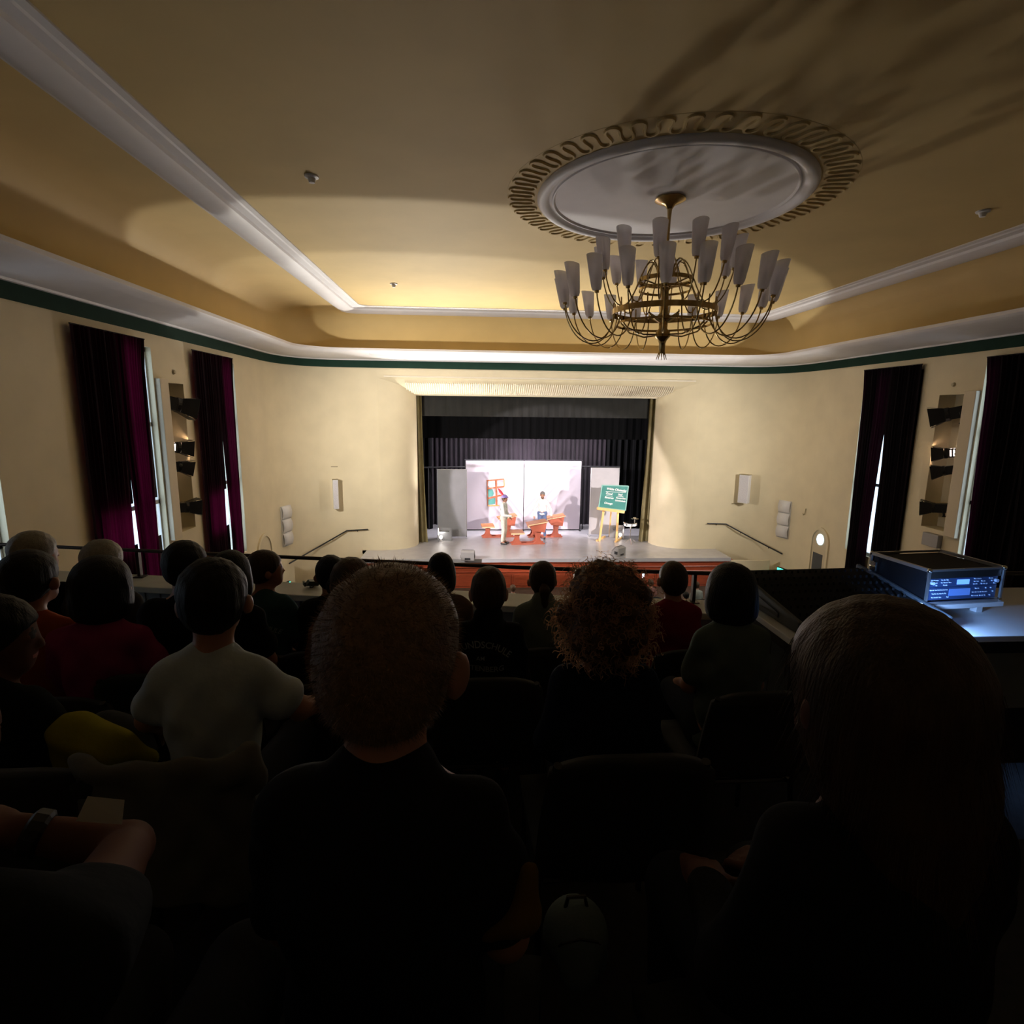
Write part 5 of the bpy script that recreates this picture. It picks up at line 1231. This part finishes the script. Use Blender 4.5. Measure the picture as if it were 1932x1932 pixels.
ong, ogi = sit(662, 1052, 2.22, 'D', 'brown haired person in a rust orange top left of the boy in the foreground', who='person in the rust orange top', hair='short', hcol='brown', hh=.20, hw=.073, shirt=C('rust_orange_top', (.17, .045, .022)), shw=.165)
let, lti = sit(922, 1069, 2.24, 'D', 'boy with protruding ears in a black hooded top with pale lettering on the back', who='boy with lettering on his back', hair='buzz', hcol='brown', hh=.195, hw=.067, vox=.009, shirt=C('black_hoodie', (.009, .009, .010)), sleeve='long', shw=.145, collar=True, ear=1.2)
shirt_print(let, [('GRUNDSCHULE', -.032, .885, .036, 6.0), ('AM', -.034, .832, .024, 0), ('LUSTENBERG', -.034, .790, .032, 0)], mat('grey_lettering', (.26, .28, .28), .8), 'lettering')
bob, boi = sit(1382, 1060, 2.1, 'D', 'child with a dark bob in a grey green T-shirt right of the red shirt boy', who='child in the grey green T-shirt', hair='bob', hcol='black', hh=.205, hw=.078, shirt=C('grey_green_tee', (.10, .13, .125)), shw=.145)
# ------------------------------------------------------------------ row E, at the parapet
sit(60, 1002, 3.0, 'E', 'grey haired person in black at the parapet by the left border', who='grey haired person by the left border', hair='short', hcol='grey', hh=.22, hw=.083, shirt=C('black_jacket', (.010, .010, .012)), sleeve='long', shw=.17, head=(-.4, 0, 0))
sit(190, 1018, 3.0, 'E', 'grey haired person at the parapet behind the magenta top', who='grey haired person behind the magenta top', hair='short', hcol='grey', hh=.22, hw=.083, shirt=C('grey_jacket', (.05, .05, .055)), sleeve='long')
te, tei = sit(499, 1038, 2.95, 'E', 'child in profile in a teal shirt with a pale arc on the back', who='child in the teal shirt', hair='ponytail', hcol='brown', hh=.19, hw=.070, head=(-1.05, .05, 0), shirt=C('teal_shirt', (.035, .085, .10)), shw=.14)
shirt_print(te, [('GRUNDSCHULE', .0, .90, .032, 6.0)], mat('pale_print', (.34, .42, .45), .8), 'lettering')
sit(622, 1048, 2.95, 'E', 'girl with a dark ponytail and pale hair tie left of the boy in the foreground', who='girl with the dark ponytail', hair='ponytail', hcol='black', hh=.19, hw=.070, shirt=C('black_longsleeve', (.009, .010, .011)), sleeve='long', shw=.14, head=(.3, 0, 0))
sit(833, 1040, 2.95, 'E', 'person with pinned up hair in a brown top right of the foreground boy', who='person in the brown top', hair='bob', hcol='black', hh=.19, hw=.060, shirt=C('brown_top', (.14, .085, .07)), shw=.15, head=(-.3, .1, 0))
sit(1024, 1059, 2.95, 'E', 'girl with a long ponytail in a grey green hooded top', who='girl in the grey green hooded top', hair='ponytail', hcol='brown', hh=.19, hw=.068, shirt=C('sage_hoodie', (.14, .17, .155)), sleeve='long', shw=.145, collar=True)
sit(1271, 1059, 2.9, 'E', 'boy with short hair in a dark red T-shirt', who='boy in the dark red T-shirt', hair='buzz', hcol='brown', hh=.19, hw=.069, shirt=C('dark_red_tee', (.20, .012, .022)), shw=.145, ear=1.15)

# a pale bead edge on the chair in front of the right foreground, and clothes left on chairs
def on_surface(name, label, cat, sdf, h, m, base, parts=(), noise=None, group=None):
    root = thing(name, label, cat, base, group=group); sd_obj('body_cloth' if cat == 'jacket' else 'shell', sdf, h, m, root, noise=noise); return root
# jacket over the chair of the white T-shirt child: collar roll along the chair back, sleeve knot at the right
cb_ = [o for o in bpy.data.objects if o.get('label', '') == 'black chair under the child in the white T-shirt'][0]
jb = cb_.location
J_ = SDF()
for i in range(21):
    t = i/20; x = -.15+.345*t; J_.cap((x, -.30-.035*math.sin(PI*t), .85-.02*math.sin(PI*t)), (x, -.31-.03*math.sin(PI*t), .50+.05*math.sin(3*t)), .010, .008, k=.02)
J_.cap((-.165, -.29, .862), (-.10, -.33, .855), .016, .016, k=.02); J_.cap((-.10, -.33, .855), (.18, -.32, .86), .016, .018, k=.02)
J_.ell((.20, -.29, .868), (.024, .022, .022), k=.02); J_.ell((.21, -.30, .82), (.024, .022, .045), k=.02); J_.ell((.17, -.33, .84), (.028, .022, .03), k=.02)
jk = thing('draped_jacket', 'grey fleece jacket draped over the chair back below the white T-shirt child', 'jacket', jb)
sd_obj('fabric', J_, .009, C('grey_fleece', (.13, .13, .125)), jk, noise=lambda P: .004*np.sin(P[..., 0]*60)*np.sin(P[..., 2]*45))
# yellow jacket on the lap / chair left of it
yp = at(185, 1400, 1.42); Y_ = SDF(); Y_.ell((0, 0, 0), (.10, .07, .045), rotm(0, 0, .5), k=.03); Y_.ell((-.07, .0, .04), (.05, .05, .04), k=.03); Y_.cap((.02, 0, 0), (.11, .02, -.06), .035, .025, k=.03); Y_.cap((-.06, 0, .02), (-.04, -.03, -.14), .05, .04, k=.03)
yj = thing('yellow_jacket', 'crumpled yellow jacket hanging beside the white T-shirt child', 'jacket', yp); sd_obj('fabric', Y_, .009, C('yellow_fabric', (.30, .27, .02)), yj, noise=lambda P: .005*np.sin(P[..., 0]*50+P[..., 2]*30)*np.sin(P[..., 2]*55))
bp_ = at(232, 1385, 1.5); B_ = SDF(); B_.ell((0, 0, 0), (.085, .05, .05), rotm(0, 0, .6), k=.03); B_.cap((-.05, 0, .03), (.07, -.01, -.05), .03, .02, k=.03)
bg = thing('dark_bag', 'dark crumpled bag resting against the yellow jacket', 'bag', bp_); sd_obj('shell', B_, .009, C('dark_bag_fabric', (.06, .065, .07)), bg); b = MB(); b.tube([(-.08, -.05, .04), (-.02, -.055, .03), (.04, -.055, -.01), (.09, -.05, -.06)], .006, 6); obj('piping', b, M_WHITEPL, bg, world=False)
chair_at(yp.x+.02, yp.y+.02, BF['C'], 0, 'empty black chair holding the yellow jacket')
# paper slip in the left person's hand
pp = at(185, 1556, .66); b = MB(); b.prism([pp+Vector((-.026, 0, .006)), pp+Vector((.026, .004, -.004)), pp+Vector((.022, .02, .018)), pp+Vector((-.020, .016, .028))], (0, .0006, .0006)); setp(obj('paper_slip', b, mat('white_paper', (.6, .6, .6), .8)), 'small white paper slip above the bent arm at the left', 'paper')
# yellow cushion and grey blue bag between the foreground chairs
q = at(968, 1700, .60); S_ = SDF(); S_.cap((.02, 0, .04), (.012, 0, -.02), .012, .020, k=.02); S_.cap((.012, 0, -.02), (-.03, 0, -.04), .020, .014, k=.02)
o_ = thing('yellow_scarf', 'mustard yellow scarf hanging at the side of the foreground boy', 'scarf', q); sd_obj('fabric', S_, .006, C('mustard_fabric', (.13, .075, .012)), o_)
q = at(1085, 1760, .85); S_ = SDF(); S_.ell((0, 0, 0), (.052, .05, .055), k=.02); S_.cap((0, 0, 0), (.03, .05, -.10), .05, .045, k=.03); S_.ell((.0, -.045, -.03), (.035, .02, .035), k=.01)
o_ = thing('grey_blue_bag', 'pale grey blue rounded bag on the floor right of the foreground boy', 'bag', q); sd_obj('shell', S_, .007, C('grey_blue_fabric', (.13, .17, .19)), o_)
b = MB(); b.tube([(-.02, 0, .05), (-.015, 0, .075), (.015, 0, .075), (.02, 0, .05)], .004, 6); obj('handle', b, M_BLACK, o_, world=False)
b = MB(); b.tube([(-.045, -.03, .0), (-.03, -.045, .028), (0, -.046, .036), (.03, -.045, .028), (.045, -.03, .0)], .0025, 5); obj('zip', b, M_BLACK, o_, world=False)

# ------------------------------------------------------------------ audience downstairs before the stage
HA = []
for i, (px, py, lab, col, hc_) in enumerate(((968, 1104, 'small spectator in a white top before the stage front', (.55, .55, .55), 'ginger'), (1229, 1094, 'spectator holding up a phone before the stage front', (.20, .10, .09), 'brown'), (1316, 1098, 'spectator in a pale green top before the stage front', (.25, .28, .25), 'brown'),
        (1296, 1117, 'spectator in a striped pale top left of the pale green one', (.45, .42, .42), 'black'), (938, 1120, 'spectator low at the parapet edge left of the white top', (.5, .5, .5), 'grey'))):
    P = atz(px, py, 1.22); root, inf = figure('person', lab, (P.x, P.y, 0), 0, .76, .45, .20, .074, hair='short', hcol=hc_, shirt=C('hall_top_%d' % i, col), vox=.026, hvox=.018, group='audience in the hall below',
        arms={'L': ((-.22, .15, .80), (-.14, .30, 1.12))} if i == 1 else None)
    chair_at(P.x, P.y-.03, 0, 0, ('hall chair of the '+lab)[:80], 'chairs in the hall below')
    if i == 1:
        b = MB(); b.box((-.16, .36, 1.16), (-.08, .372, 1.30)); ph = thing('phone', 'lit phone held up by a spectator before the stage', 'phone', (P.x, P.y, 0)); obj('case', b, M_BLACK, ph, world=False)
        b = MB(); b.box((-.155, .355, 1.17), (-.085, .36, 1.29)); obj('screen', b, mat('lit_phone_screen', (.5, .5, .55), .3, emit=(.9, .9, 1.0), estr=1.2), ph, world=False)

# ------------------------------------------------------------------ the two performers
M_KNIT = mat('white_knit', (.72, .72, .70), .9); M_JEANS = cloth('blue_jeans', (.14, .19, .33)); M_CREAM = cloth('cream_trousers', (.78, .72, .62))
m = bpy.data.materials.new('argyle_vest'); m.use_nodes = True; nt = m.node_tree; tc = nt.nodes.new('ShaderNodeTexCoord'); mp = nt.nodes.new('ShaderNodeMapping'); mp.inputs['Rotation'].default_value = (0, PI/4, 0); mp.inputs['Scale'].default_value = (1.3, 1, 1)
ck = nt.nodes.new('ShaderNodeTexChecker'); ck.inputs['Scale'].default_value = 6.5; ck.inputs[1].default_value = (.80, .80, .76, 1); ck.inputs[2].default_value = (.50, .54, .46, 1)
nt.links.new(tc.outputs['Object'], mp.inputs[0]); nt.links.new(mp.outputs[0], ck.inputs['Vector']); nt.links.new(ck.outputs[0], nt.nodes['Principled BSDF'].inputs[0]); nt.nodes['Principled BSDF'].inputs['Roughness'].default_value = .9
def stand(px, pyf, pytop, rz, label, **kw):
    B = atz(px, pyf, SZ); T_ = at(px, pytop, B.y).z; Ht = T_-SZ; SH = Ht*.495; hs = Ht-SH; u = SH/.88; hip = hs+.085*u
    legs = kw.pop('legs', [((sx*.085*u, 0, hip), (sx*.095*u, .03, hip*.53), (sx*.11*u, -.01, .08)) for sx in (-1, 1)])
    return figure('person', label, B, rz, SH, hs, .235*u, .080*u, hy=.03, legs=legs, vox=.014, hvox=.011, group='performers on the stage', **kw)
p1, i1 = stand(950, 1026, 934, -2.0, 'performer in a purple cap, argyle vest and cream trousers at the left desks', hair='short', hcol='brown', shirt=m, sleeve='none', trousers=M_CREAM, build=1.15,
     arms={'R': ((.24, .10, 1.10), (.14, .36, 1.08)), 'L': ((-.25, .02, 1.12), (-.20, .16, .98))})
S_ = SDF(); u = i1['u']
for key in ('L', 'R'):
    s0, e, wr = [np.array(q) for q in i1['J'][key]]; S_.cap(s0, e, .064*u, .054*u, k=.03); S_.cap(e, e+(wr-e)*.9, .054*u, .042*u, k=.015)
S_.cap((-.1*u, 0, i1['sz']-.03), (.1*u, 0, i1['sz']-.03), .06*u, k=.05); sd_obj('white_sleeves', S_, .014, M_KNIT, p1)
S_ = SDF(); T = i1['T']; S_.ell(T(0, -.14, .20), (.098, .118, .095), i1['R'], k=.02); S_.half(T(0, 0, .16), i1['R'] @ np.array([0, 0, -1.0])); S_.cap(T(-.5, 1.25, .19), T(.5, 1.25, .19), .016, .016, k=.02); S_.cap(T(0, .9, .2), T(0, 1.5, .17), .03, .02, k=.03)
sd_obj('cap', S_, .011, mat('purple_cap', (.20, .15, .42), .8), p1)
b = MB(); tp = Vector(T(.2, -.7, .5)); b.tube([tp, tp+Vector((-.05, -.12, .10)), tp+Vector((-.06, -.22, .22))], [.035, .055, .02], 8); obj('red_feather', b, mat('red_felt', (.50, .02, .04), .7), p1, world=False)
p2, i2 = stand(1022, 1016, 927.5, 2.95, 'performer in a white sweater, jeans and grey beanie behind the middle desk', hair=None, shirt=M_KNIT, sleeve='long', trousers=M_JEANS, build=1.12, sk=SKIN2,
     arms={'R': ((.30, .02, 1.13), (.29, .08, .88)), 'L': ((-.32, .04, 1.14), (-.36, .16, .93))})
S_ = SDF(); T = i2['T']; S_.ell(T(0, -.14, .16), (.094, .112, .10), i2['R'], k=.02); S_.sub_ell(T(0, 1.1, -.22), (.10, .08, .10), i2['R'], k=.01); S_.half(T(0, 0, .02), i2['R'] @ np.array([0, .2, -1.0])); sd_obj('beanie', S_, .011, mat('grey_knit_beanie', (.17, .165, .16), .9), p2)
S_ = SDF(); S_.ell(T(0, .75, -.36), (.060, .045, .055), i2['R'], k=.02); S_.sub_ell(T(0, 1.2, -.20), (.05, .05, .04), i2['R'], k=.01); sd_obj('beard', S_, .011, mat('brown_beard', (.12, .06, .03), .8), p2)
